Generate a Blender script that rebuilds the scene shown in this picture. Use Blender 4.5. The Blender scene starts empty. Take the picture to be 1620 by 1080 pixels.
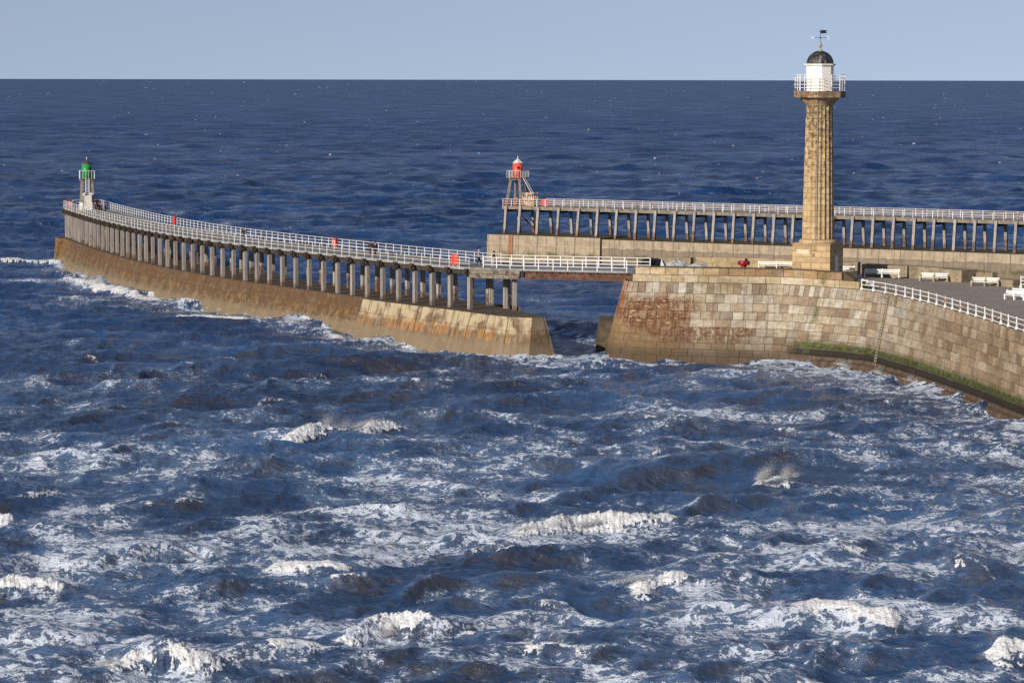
import bpy, math, random
import numpy as np
from mathutils import Vector, Matrix, Quaternion
random.seed(7)
R = math.radians
SC = bpy.context.scene
COL = SC.collection
V = Vector
# ------------------------------------------------------------------ camera
HC, FPX = 30.1, 4500.0
PITCH = math.atan((540 - 113.3) / FPX); ROLL = R(0.106)
f0 = V((0, math.cos(PITCH), -math.sin(PITCH))); r0 = V((1, 0, 0)); u0 = V((0, math.sin(PITCH), math.cos(PITCH)))
rr = r0 * math.cos(ROLL) + u0 * math.sin(ROLL); uu = u0 * math.cos(ROLL) - r0 * math.sin(ROLL)
cam = bpy.data.cameras.new('camera'); cam.lens = FPX / 1620 * 36; cam.sensor_width = 36
cam.clip_start = 1; cam.clip_end = 60000
co = bpy.data.objects.new('camera', cam); COL.objects.link(co); SC.camera = co
M = Matrix.Identity(4)
for i in range(3):
    M[i][0] = rr[i]; M[i][1] = uu[i]; M[i][2] = -f0[i]
M[2][3] = HC
co.matrix_world = M

def P(px, py, z):
    """the place at height z that is seen at this point of the photograph"""
    d = f0 + rr * ((px - 810) / FPX) - uu * ((py - 540) / FPX)
    t = (z - HC) / d.z
    return V((d.x * t, d.y * t, z))
def proj(p):
    q = V(p) - V((0, 0, HC)); w = q.dot(f0)
    return 810 + FPX * q.dot(rr) / w, 540 - FPX * q.dot(uu) / w

# ------------------------------------------------------------------ light
SUN_AZ, SUN_EL = R(40), R(21)            # azimuth: degrees left of straight behind the camera
ts = V((-math.sin(SUN_AZ) * math.cos(SUN_EL), -math.cos(SUN_AZ) * math.cos(SUN_EL), math.sin(SUN_EL)))
sl = bpy.data.lights.new('sun', 'SUN'); sl.energy = 4.9; sl.angle = R(0.5); sl.color = (1.0, 0.905, 0.775)
so = bpy.data.objects.new('sun', sl); COL.objects.link(so)
so.rotation_euler = (-ts).to_track_quat('-Z', 'Y').to_euler()
so.location = ts * 500
W = bpy.data.worlds.new('World'); SC.world = W; W.use_nodes = True
nt = W.node_tree; bg = nt.nodes['Background']
sky = nt.nodes.new('ShaderNodeTexSky'); sky.sky_type = 'NISHITA'; sky.sun_disc = False
sky.sun_elevation = SUN_EL; sky.sun_rotation = math.atan2(ts.x, ts.y)
sky.air_density = 1.0; sky.dust_density = 0.3; sky.ozone_density = 4.0; sky.altitude = 30
tc = nt.nodes.new('ShaderNodeTexCoord'); lift = nt.nodes.new('ShaderNodeVectorMath'); lift.operation = 'ADD'; lift.inputs[1].default_value = (0, 0, 0.15)
nt.links.new(tc.outputs['Generated'], lift.inputs[0]); nt.links.new(lift.outputs[0], sky.inputs[0])
hsv = nt.nodes.new('ShaderNodeHueSaturation'); hsv.inputs['Saturation'].default_value = .64; hsv.inputs['Value'].default_value = .87; hsv.inputs['Hue'].default_value = .512
nt.links.new(sky.outputs[0], hsv.inputs['Color']); nt.links.new(hsv.outputs[0], bg.inputs[0]); bg.inputs[1].default_value = 0.115
SC.view_settings.view_transform = 'Standard'; SC.view_settings.look = 'None'
SC.view_settings.exposure = 0; SC.view_settings.gamma = 1
SC.cycles.sample_clamp_direct = 4; SC.cycles.sample_clamp_indirect = 2; SC.cycles.max_bounces = 6; SC.cycles.use_denoising = False
SC.cycles.caustics_reflective = False; SC.cycles.caustics_refractive = False

# ------------------------------------------------------------------ node helpers
class NT:
    def __init__(s, name):
        s.m = bpy.data.materials.new(name); s.m.use_nodes = True; s.t = s.m.node_tree
        s.b = s.t.nodes['Principled BSDF']; s.b.inputs['Specular IOR Level'].default_value = 0.3
        s.out = s.t.nodes['Material Output']
    def n(s, ty, **kw):
        x = s.t.nodes.new('ShaderNode' + ty)
        for k, v in kw.items(): setattr(x, k, v)
        return x
    def link(s, a, b): s.t.links.new(a, b)
    def put(s, sock, v):
        if isinstance(v, (int, float)): sock.default_value = v
        elif isinstance(v, (tuple, list)): sock.default_value = (*v, 1) if len(v) == 3 and len(sock.default_value) == 4 else v
        else: s.link(v, sock)
    def math(s, op, a, b=0.0, c=None, clamp=False):
        x = s.n('Math', operation=op); x.use_clamp = clamp
        s.put(x.inputs[0], a); s.put(x.inputs[1], b)
        if c is not None: s.put(x.inputs[2], c)
        return x.outputs[0]
    def ramp(s, v, lo, hi, a=0.0, b=1.0, smooth=True):
        x = s.n('MapRange'); x.interpolation_type = 'SMOOTHSTEP' if smooth else 'LINEAR'
        s.put(x.inputs['Value'], v)
        s.put(x.inputs['From Min'], lo); s.put(x.inputs['From Max'], hi)
        s.put(x.inputs['To Min'], a); s.put(x.inputs['To Max'], b)
        return x.outputs[0]
    def mix(s, f, a, b, mode='MIX'):
        x = s.n('Mix', data_type='RGBA', blend_type=mode)
        s.put(x.inputs[0], f); s.put(x.inputs[6], a); s.put(x.inputs[7], b)
        return x.outputs[2]
    def vec(s, src, sc=(1, 1, 1)):
        x = s.n('Mapping'); s.link(src, x.inputs[0]); x.inputs['Scale'].default_value = sc
        return x.outputs[0]
    def noise(s, v, scale, det=4, rough=0.55, dist=0.0, out=0):
        x = s.n('TexNoise'); s.link(v, x.inputs['Vector']); x.inputs['Scale'].default_value = scale
        x.inputs['Detail'].default_value = det; x.inputs['Roughness'].default_value = rough
        x.inputs['Distortion'].default_value = dist
        return x.outputs[out]
    def voro(s, v, scale, feature='F1', out='Distance'):
        x = s.n('TexVoronoi', feature=feature); s.link(v, x.inputs['Vector']); x.inputs['Scale'].default_value = scale
        return x.outputs[out]
    def geo(s): return s.n('NewGeometry').outputs['Position']
    def uv(s): return s.n('UVMap', uv_map='UV').outputs[0]
    def obj(s): return s.n('TexCoord').outputs['Object']
    def rnd(s): return s.n('ObjectInfo').outputs['Random']
    def attr(s, name): 
        x = s.n('Attribute', attribute_name=name); return x
    def xyz(s, v):
        x = s.n('SeparateXYZ'); s.link(v, x.inputs[0]); return x.outputs
    def comb(s, x, y, z):
        c = s.n('CombineXYZ'); s.put(c.inputs[0], x); s.put(c.inputs[1], y); s.put(c.inputs[2], z); return c.outputs[0]
    def bump(s, h, st, dist=0.1):
        x = s.n('Bump'); x.inputs['Strength'].default_value = st; x.inputs['Distance'].default_value = dist
        s.link(h, x.inputs['Height']); s.link(x.outputs[0], s.b.inputs['Normal'])
    def done(s, col, rough=0.85):
        s.put(s.b.inputs['Base Color'], col); s.put(s.b.inputs['Roughness'], rough); return s.m

def simple(name, col, rough=0.6, var=0.25, scale=3.0, rust=None, rust_amt=0.5, bump=0.0):
    t = NT(name); p = t.geo()
    n = t.noise(p, scale, 5, 0.6)
    c = t.mix(t.ramp(n, 0.3, 0.7), tuple(x * (1 - var) for x in col), tuple(min(1, x * (1 + var)) for x in col))
    if rust:
        n2 = t.noise(p, 1.7, 6, 0.7)
        k = t.math('ADD', n2, t.math('MULTIPLY', t.math('SUBTRACT', t.rnd(), 0.5), 0.25))
        c = t.mix(t.ramp(k, 0.66 - 0.2 * rust_amt, 0.74 - 0.2 * rust_amt), c, rust)
    if bump: t.bump(t.noise(p, scale * 4, 4), bump, 0.05)
    return t.done(c, rough)

MAT = {}
MAT['white'] = simple('white paint', (0.78, 0.77, 0.74), 0.5, 0.06, 4)
MAT['white_rust'] = simple('white paint with rust', (0.76, 0.74, 0.70), 0.5, 0.08, 4, (0.38, 0.17, 0.05), 0.28)
MAT['rail_rust'] = simple('worn white paint', (0.62, 0.57, 0.53), 0.6, 0.12, 4, (0.30, 0.13, 0.07), 0.42)
MAT['red'] = simple('red paint', (0.75, 0.045, 0.022), 0.4, 0.12, 3)
MAT['beacon_red'] = simple('beacon red paint', (0.66, 0.085, 0.05), 0.4, 0.1, 3, (0.75, 0.25, 0.17), 0.3)
MAT['orange_red'] = simple('faded red paint', (0.50, 0.15, 0.07), 0.6, 0.25, 4)
MAT['green'] = simple('green paint', (0.03, 0.27, 0.075), 0.35, 0.12, 2.5, (0.05, 0.33, 0.11), 0.4)
MAT['dark_red'] = simple('dark red paint', (0.28, 0.012, 0.022), 0.35, 0.2, 3)
MAT['black'] = simple('black metal', (0.012, 0.012, 0.013), 0.5, 0.3, 3)
MAT['lead'] = None
MAT['grey_cover'] = simple('grey rope and cover', (0.36, 0.37, 0.38), 0.8, 0.35, 6, bump=0.6)
MAT['rust_steel'] = simple('rusty steel girder', (0.105, 0.052, 0.034), 0.85, 0.4, 1.6, (0.15, 0.085, 0.06), 0.35, 0.3)
MAT['deck_grey'] = simple('weathered deck edge', (0.27, 0.275, 0.28), 0.8, 0.2, 2.0)
MAT['deck_boards'] = simple('weathered deck boards', (0.22, 0.215, 0.205), 0.85, 0.25, 2.0)
MAT['dark_beam'] = simple('dark wet timber', (0.052, 0.038, 0.028), 0.8, 0.5, 2.2, (0.12, 0.09, 0.065), 0.2, 0.4)
MAT['grey_beam'] = simple('grey brown timber beam', (0.22, 0.185, 0.145), 0.85, 0.35, 2.0, (0.10, 0.065, 0.045), 0.2, 0.4)
MAT['skin'] = simple('skin', (0.55, 0.32, 0.23), 0.6, 0.05)
MAT['asphalt'] = simple('pier paving', (0.25, 0.215, 0.19), 0.9, 0.14, 0.35, (0.31, 0.265, 0.235), 0.35)
def cloth(name, c): MAT[name] = simple(name + ' cloth', c, 0.9, 0.15, 6)
for nme, c in (('black_coat', (0.012, 0.012, 0.015)), ('brown_coat', (0.05, 0.022, 0.016)), ('navy_coat', (0.012, 0.016, 0.045)),
               ('pink_coat', (0.42, 0.27, 0.27)), ('grey_coat', (0.13, 0.14, 0.12)), ('pale_trousers', (0.45, 0.47, 0.46)),
               ('dark_trousers', (0.02, 0.022, 0.03)), ('blue_coat', (0.02, 0.045, 0.16)), ('maroon_coat', (0.06, 0.02, 0.022)), ('hair_dark', (0.02, 0.013, 0.01)), ('hat_pink', (0.6, 0.42, 0.42))):
    cloth(nme, c)

def mk_pile(name, rust, up):
    t = NT(name); p = t.geo(); z = t.xyz(p)[2]
    st = t.noise(t.vec(p, (6, 6, 0.35)), 1.0, 5, 0.65)
    c = t.mix(t.ramp(st, 0.3, 0.72), (0.225, 0.195, 0.17), (0.47, 0.43, 0.385))
    c = t.mix(t.math('MULTIPLY', t.rnd(), 0.35), c, (0.2, 0.17, 0.14))
    # waterline wear on the lower third: rust stain on some piles, black weed on others
    h = t.math('ADD', z, t.math('MULTIPLY', t.math('SUBTRACT', t.noise(p, 1.3, 4), 0.5), 1.6))
    lim = t.math('MULTIPLY_ADD', t.rnd(), 0.7 + up, 3.55 + up * .6)
    low = t.ramp(h, t.math('SUBTRACT', lim, 0.25), t.math('ADD', lim, 0.25), 1, 0)
    rc = t.mix(t.ramp(t.noise(p, 2.5, 3), 0.45, 0.6), (0.055, 0.045, 0.035), (0.25, 0.09, 0.035))
    c = t.mix(t.math('MULTIPLY', low, rust), c, rc)
    blot = t.ramp(t.noise(t.vec(p, (2, 2, 1.1)), 1.5, 4, 0.7), 0.62, 0.68)
    c = t.mix(t.math('MULTIPLY', blot, 0.7), c, (0.06, 0.045, 0.035))
    t.bump(st, 0.5, 0.05)
    return t.done(c, 0.85)
MAT['pile'] = mk_pile('weathered grey timber', 0.85, 0.7); MAT['pile_near'] = mk_pile('weathered grey timber, dark foot', 0.75, 0.05)

def mk_lead():
    t = NT('weathered lead dome'); p = t.geo()
    n = t.noise(t.vec(p, (2, 2, 0.7)), 1.6, 6, 0.7, 0.6)
    c = t.mix(t.ramp(n, 0.5, 0.66), (0.022, 0.021, 0.022), (0.17, 0.165, 0.16))
    return t.done(c, 0.5)
MAT['lead'] = mk_lead()

def mk_lighthouse_stone(name, weather):
    """warm sandstone in courses, blackened in patches towards the top"""
    t = NT(name); uv = t.uv(); p = t.geo(); u, v, _ = t.xyz(uv)
    br = t.n('TexBrick'); t.link(uv, br.inputs['Vector'])
    br.inputs['Color1'].default_value = (0.50, 0.37, 0.205, 1); br.inputs['Color2'].default_value = (0.33, 0.215, 0.11, 1)
    br.inputs['Mortar'].default_value = (0.17, 0.10, 0.05, 1)
    br.inputs['Scale'].default_value = 1.0; br.inputs['Mortar Size'].default_value = 0.018
    br.inputs['Brick Width'].default_value = 1.15; br.inputs['Row Height'].default_value = 0.62; br.inputs['Bias'].default_value = -0.25
    c = br.outputs[0]
    band = t.noise(t.vec(uv, (0.35, 3.2, 1)), 1.0, 4, 0.6, 0.8)
    c = t.mix(t.math('MULTIPLY', t.ramp(band, 0.55, 0.72), 0.6), c, (0.20, 0.085, 0.028))
    c = t.mix(t.math('MULTIPLY', t.ramp(t.noise(p, 0.8, 4), 0.5, 0.72), 0.5), c, (0.58, 0.43, 0.24))
    hgt = t.ramp(v, 6, 17, 0, 1, False)
    bl = t.noise(t.vec(uv, (1.9, 2.1, 1)), 1.0, 6, 0.75)
    k = t.ramp(t.math('ADD', bl, t.math('MULTIPLY', hgt, 0.13 * weather)), 0.575, 0.66)
    c = t.mix(t.math('MULTIPLY', k, 0.75), c, (0.07, 0.05, 0.028))
    t.bump(t.math('ADD', br.outputs[1], t.math('MULTIPLY', t.noise(p, 3, 5), -0.6)), 0.6, 0.06)
    t.t.nodes[-1].invert = True
    return t.done(c, 0.9)
MAT['sandstone'] = mk_lighthouse_stone('lighthouse sandstone', 1.0)
MAT['capital'] = simple('capital sandstone', (0.40, 0.27, 0.155), 0.9, 0.3, 0.9, (0.12, 0.085, 0.05), 0.2, 0.3)
MAT['slab'] = simple('gallery stone', (0.17, 0.115, 0.07), 0.9, 0.5, 1.1, (0.36, 0.26, 0.16), 0.3, 0.3)
MAT['lantern_white'] = simple('lantern white paint', (0.83, 0.80, 0.73), 0.55, 0.04, 1.5)

def mk_wall():
    """stone wall: colour of each block comes with the mesh; weed, rust, lime and concrete stains here"""
    t = NT('sandstone pier wall'); uv = t.uv(); p = t.geo(); u, v, _ = t.xyz(uv)
    c = t.attr('Col').outputs[0]
    g = t.noise(t.vec(uv, (1.3, 2.6, 1)), 1.0, 6, 0.65, 0.4)
    c = t.mix(1.0, c, t.mix(t.ramp(g, 0.25, 0.75), (0.70, 0.68, 0.66), (1.18, 1.17, 1.15)), 'MULTIPLY')
    c = t.mix(t.math('MULTIPLY', t.ramp(t.noise(uv, 0.45, 5, 0.6), 0.55, 0.75), 0.55), c, (0.15, 0.10, 0.05))
    bed = t.noise(t.vec(uv, (.8, 5.5, 1)), 1.0, 4, .65, 1.2); tool = t.noise(t.vec(uv, (6.5, .7, 1)), 1.0, 3, .6, .4)
    sel = t.ramp(t.noise(uv, 0.55, 1), .46, .54)
    gr_ = t.math('ADD', t.math('MULTIPLY', bed, sel), t.math('MULTIPLY', tool, t.math('SUBTRACT', 1.0, sel)))
    c = t.mix(t.ramp(gr_, .54, .72, 0, .6), c, (0.17, 0.105, 0.05)); c = t.mix(t.ramp(gr_, .46, .28, 0, .35), c, (0.52, 0.46, 0.36))
    wob = t.math('MULTIPLY', t.math('SUBTRACT', t.noise(uv, 0.5, 5, 0.65), 0.5), 1.0)
    big = t.noise(t.vec(uv, (.16, .30, 1)), 1.0, 6, .62, .6)
    c = t.mix(t.ramp(big, .50, .68, 0, .55), c, (.15, .095, .052)); c = t.mix(t.ramp(big, .46, .32, 0, .30), c, (.50, .45, .36))
    drip = t.noise(t.vec(uv, (1.5, .12, 1)), 1.0, 4, .6)
    c = t.mix(t.ramp(drip, .56, .68, 0, .40), c, (.115, .08, .048))
    c = t.mix(t.math('MULTIPLY', t.ramp(u, 3, 8), t.math('MULTIPLY', t.ramp(t.math('ADD', u, t.math('MULTIPLY', wob, 4)), 13, 17, 1, 0), t.ramp(v, 7.0, 4.5, 0, .78))), c, (.21, .115, .05))
    # iron stain rows on the seaward nose
    fr = t.noise(t.vec(uv, (2.6, 0.55, 1)), 1.0, 4, 0.65)
    rows = t.noise(t.vec(uv, (0.25, 1.9, 1)), 1.0, 2)
    near = t.math('MULTIPLY', t.ramp(u, 5, 7), t.ramp(t.math('ADD', u, t.math('MULTIPLY', wob, 3)), 14.5, 17, 1, 0))
    zone = t.math('MULTIPLY', near, t.math('MULTIPLY', t.ramp(v, 5.7, 6.4, 1, 0), t.ramp(v, 1.3, 2.2)))
    zone = t.math('MAXIMUM', zone, t.math('MULTIPLY', t.math('MULTIPLY', t.ramp(u, 10.5, 12.5), t.ramp(u, 21.5, 23.5, 1, 0)), t.math('MULTIPLY', t.ramp(v, 1.2, 1.6), t.ramp(v, 2.9, 3.2, 1, 0))))
    rk = t.math('MULTIPLY', t.ramp(t.math('ADD', fr, t.math('MULTIPLY', rows, 0.35)), 0.56, 0.70), t.ramp(t.noise(uv, 3.0, 5, .75), .36, .54))
    c = t.mix(t.math('MULTIPLY', t.math('MULTIPLY', rk, zone), 0.9), c, (0.10, 0.036, 0.016))
    lk = t.ramp(t.noise(t.vec(uv, (1.2, 3.3, 1)), 1.3, 3, 0.6), 0.60, 0.68)
    c = t.mix(t.math('MULTIPLY', t.math('MULTIPLY', lk, zone), 0.8), c, (0.58, 0.43, 0.27))
    # long orange run at the left end
    run = t.math('MULTIPLY', t.math('MULTIPLY', t.ramp(u, 5.5, 6.2), t.ramp(u, 8.0, 8.8, 1, 0)), t.ramp(t.math('ADD', v, wob), 2.5, 6.5))
    c = t.mix(t.math('MULTIPLY', run, t.ramp(t.noise(t.vec(uv, (4, .25, 1)), 1, 3), .42, .6)), c, (0.24, 0.062, 0.016))
    # smooth cement apron at the foot of the nose
    ap = t.math('MULTIPLY', t.ramp(t.math('ADD', v, t.math('MULTIPLY', t.math('SUBTRACT', u, 10), 0.45)), 2.2, 3.0, 1, 0), t.ramp(u, 24, 26, 1, 0))
    ap = t.math('MULTIPLY', ap, t.ramp(t.math('ADD', wob, 0), -0.5, 0.3, 0.6, 1))
    c = t.mix(t.math('MULTIPLY', ap, 0.85), c, t.mix(t.ramp(g, .3, .7), (0.20, 0.125, 0.055), (0.33, 0.23, 0.12)))
    # brown wet lower third
    wet = t.ramp(t.math('ADD', v, t.math('MULTIPLY', wob, 1.2)), 0.6, 3.6, 1, 0)
    c = t.mix(t.math('MULTIPLY', wet, 0.68), c, (0.105, 0.066, 0.038))
    fw = t.ramp(t.math('ADD', v, t.math('MULTIPLY', wob, .8)), .25, 1.0, 1, 0)
    c = t.mix(t.math('MULTIPLY', fw, .7), c, (.062, .046, .03))
    # weed: green band above a black band, on the sheltered side
    side = t.ramp(t.math('ADD', u, t.math('MULTIPLY', wob, 1.5)), 25.4, 30)
    vv = t.math('ADD', v, t.math('MULTIPLY', wob, 0.35))
    gr = t.math('MULTIPLY', t.ramp(vv, 1.2, 1.4), t.ramp(vv, 1.65, 2.25, 1, 0))
    gcol = t.mix(t.ramp(t.noise(t.vec(uv, (1.2, 2.2, 1)), 1.0, 6, 0.75), 0.38, 0.66), (0.020, 0.020, 0.010), (0.080, 0.115, 0.016))
    c = t.mix(t.math('MULTIPLY', t.math('MULTIPLY', gr, side), 0.92), c, gcol)
    bk = t.math('MULTIPLY', t.ramp(vv, 0.42, 0.6), t.ramp(vv, 1.15, 1.4, 1, 0))
    c = t.mix(t.math('MULTIPLY', t.math('MULTIPLY', bk, side), 0.95), c, (0.017, 0.015, 0.011))
    ft = t.math('MULTIPLY', t.ramp(vv, 0.4, 0.55, 1, 0), side)
    c = t.mix(t.math('MULTIPLY', ft, 0.85), c, t.mix(t.ramp(g, .35, .65), (0.05, 0.035, 0.026), (0.15, 0.10, 0.07)))
    # green runs under the drain
    dr = t.math('MULTIPLY', t.ramp(t.math('ABSOLUTE', t.math('SUBTRACT', u, 30.2)), 0.25, 0.6, 1, 0), t.ramp(t.noise(t.vec(uv, (.5, .9, 1)), 1, 3), .4, .6))
    c = t.mix(t.math('MULTIPLY', dr, 0.65), c, (0.085, 0.095, 0.03))
    t.bump(g, 0.7, 0.08)
    return t.done(c, 0.88)
MAT['wall'] = mk_wall()

def mk_block(name, a, b, green=0.0):
    t = NT(name); p = t.geo()
    n = t.noise(t.vec(p, (1, 1, 1.8)), 0.8, 6, 0.65, 0.5)
    c = t.mix(t.ramp(n, 0.3, 0.7), a, b)
    c = t.mix(t.math('MULTIPLY', t.ramp(t.noise(p, 2.2, 4), 0.55, 0.7), 0.6), c, tuple(x * 0.5 for x in a))
    if green: c = t.mix(t.math('MULTIPLY', t.ramp(t.noise(p, 0.5, 3), 0.5, 0.7), green), c, (0.06, 0.07, 0.02))
    t.bump(n, 0.6, 0.1)
    return t.done(c, 0.9)
MAT['block'] = mk_block('old concrete block', (0.19, 0.15, 0.095), (0.34, 0.28, 0.19), 0.25)
MAT['ashlar'] = mk_block('far parapet stone', (0.27, 0.20, 0.12), (0.42, 0.32, 0.19))

def mk_concrete(name, top, mid, orange, west=True):
    """board-marked sea concrete: vertical runs, lime, rust at half height, smooth wet foot"""
    t = NT(name); uv = t.uv(); u, v, _ = t.xyz(uv)
    g = t.noise(t.vec(uv, (0.6, 0.8, 1)), 1.0, 6, 0.65, 0.5)
    c = t.mix(t.ramp(g, 0.3, 0.7), top, mid)
    st = t.noise(t.vec(uv, (2.6, 0.22, 1)), 1.0, 5, 0.65)
    c = t.mix(t.math('MULTIPLY', t.ramp(st, 0.48, 0.68), 0.65), c, tuple(x * 0.42 for x in top))
    new = t.attr('block').outputs['Fac'] if west else None
    wob = t.math('MULTIPLY', t.math('SUBTRACT', t.noise(uv, 0.7, 5, 0.65), 0.5), 1.2)
    vv = t.math('ADD', v, wob)
    if west:
        lime = t.math('MULTIPLY', t.ramp(t.math('ADD', vv, t.math('MULTIPLY', st, 1.6)), 2.5, 3.0), t.ramp(t.noise(uv, 0.5, 4), 0.40, 0.55))
        c = t.mix(t.math('MULTIPLY', t.math('MULTIPLY', lime, new), 0.8), c, (0.47, 0.39, 0.25))
        org = t.math('MULTIPLY', t.math('MULTIPLY', t.ramp(v, 0.85, 1.1), t.ramp(vv, 2.0, 2.4, 1, 0)), new)
        c = t.mix(t.math('MULTIPLY', org, t.math('MULTIPLY', t.ramp(t.noise(t.vec(uv, (1.7, .12, 1)), 1, 3), .47, .58), t.ramp(t.noise(uv, 1.1, 5, .7), .3, .55))), c, orange)
        drk = t.math('MULTIPLY', t.ramp(t.noise(t.vec(uv, (4.5, .16, 1)), 1, 3, .6), .56, .66), new)
        c = t.mix(t.math('MULTIPLY', drk, .6), c, (.09, .055, .03))
        soil = t.ramp(t.noise(t.vec(uv, (.35, .5, 1)), 1, 5, .7), .36, .58)
        old = t.math('SUBTRACT', 1.0, new)
        c = t.mix(t.math('MULTIPLY', old, t.ramp(t.noise(t.vec(uv, (.29, .02, 1)), 1.0, 1), .42, .60, .1, .65)), c, (.088, .056, .030))
        c = t.mix(t.math('MULTIPLY', old, t.ramp(vv, .6, 2.2, .1, .5)), c, (.075, .047, .026))
        crk = t.voro(t.vec(uv, (.5, .8, 1)), 1.0, 'DISTANCE_TO_EDGE')
        c = t.mix(t.math('MULTIPLY', t.ramp(crk, .012, .03, 1, 0), t.math('MULTIPLY', old, .45)), c, (.36, .27, .16))
        c = t.mix(t.math('MULTIPLY', t.math('MULTIPLY', soil, old), t.ramp(v, 1.0, 1.9, 0, 0.8)), c, (0.115, 0.058, 0.027))
        gold = t.math('MULTIPLY', t.ramp(t.noise(uv, 0.8, 6, .75), .5, .62), t.math('MULTIPLY', t.ramp(vv, .9, 1.5), t.ramp(vv, 2.2, 2.9, 1, 0)))
        c = t.mix(t.math('MULTIPLY', t.math('MULTIPLY', gold, old), 0.5), c, (0.30, 0.19, 0.06))
        # the far seaward nose is rust orange
        c = t.mix(t.math('MULTIPLY', t.math('MULTIPLY', t.ramp(u, 0, 14, 1, 0), t.ramp(g, .35, .6)), .6), c, (0.33, 0.17, 0.06))
    else:
        c = t.mix(t.math('MULTIPLY', t.ramp(t.math('ABSOLUTE', t.math('SUBTRACT', vv, 2.45)), 0.05, 0.13, 1, 0), t.ramp(t.noise(uv, 0.8, 4, .7), .48, .58)), c, (0.46, 0.38, 0.26))
        old = t.attr('block').outputs['Fac']
        c = t.mix(t.math('MULTIPLY', t.ramp(vv, 2.3, 2.5, 1, 0), t.math('MULTIPLY', old, 0.55)), c, (0.12, 0.095, 0.075))
        gr = t.math('MULTIPLY', t.ramp(vv, 1.0, 1.7, 1, 0), t.ramp(t.noise(uv, .45, 4), .42, .58))
        c = t.mix(t.math('MULTIPLY', gr, 0.8), c, (0.05, 0.055, 0.02))
    # day joints
    ju = t.math('ABSOLUTE', t.math('SUBTRACT', t.math('FRACT', t.math('DIVIDE', u, 3.45)), 0.5))
    c = t.mix(t.math('MULTIPLY', t.ramp(ju, 0.014, 0.026, 1, 0), 0.75), c, tuple(x * 0.35 for x in top))
    jv = t.math('ABSOLUTE', t.math('SUBTRACT', v, 2.25))
    c = t.mix(t.math('MULTIPLY', t.ramp(jv, 0.03, 0.06, 1, 0), 0.4), c, tuple(x * 0.35 for x in top))
    foot = t.ramp(t.math('ADD', v, t.math('MULTIPLY', wob, .4)), 0.5, 1.2, 1, 0)
    c = t.mix(t.math('MULTIPLY', foot, 0.65), c, (0.215, 0.165, 0.105))
    t.bump(t.math('ADD', g, t.math('MULTIPLY', st, 0.5)), 0.5, 0.08)
    return t.done(c, 0.85)
MAT['conc_w'] = mk_concrete('extension concrete', (0.12, 0.078, 0.044), (0.265, 0.195, 0.12), (0.40, 0.175, 0.045))
MAT['conc_e'] = mk_concrete('east concrete', (0.30, 0.235, 0.165), (0.42, 0.34, 0.24), (0.3, 0.15, 0.05), False)
MAT['conc_top'] = mk_block('dark wet concrete top', (0.065, 0.05, 0.036), (0.12, 0.092, 0.066))
MAT['conc_top_e'] = mk_block('weedy concrete top', (0.05, 0.048, 0.025), (0.09, 0.075, 0.045), 0.6)

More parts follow.
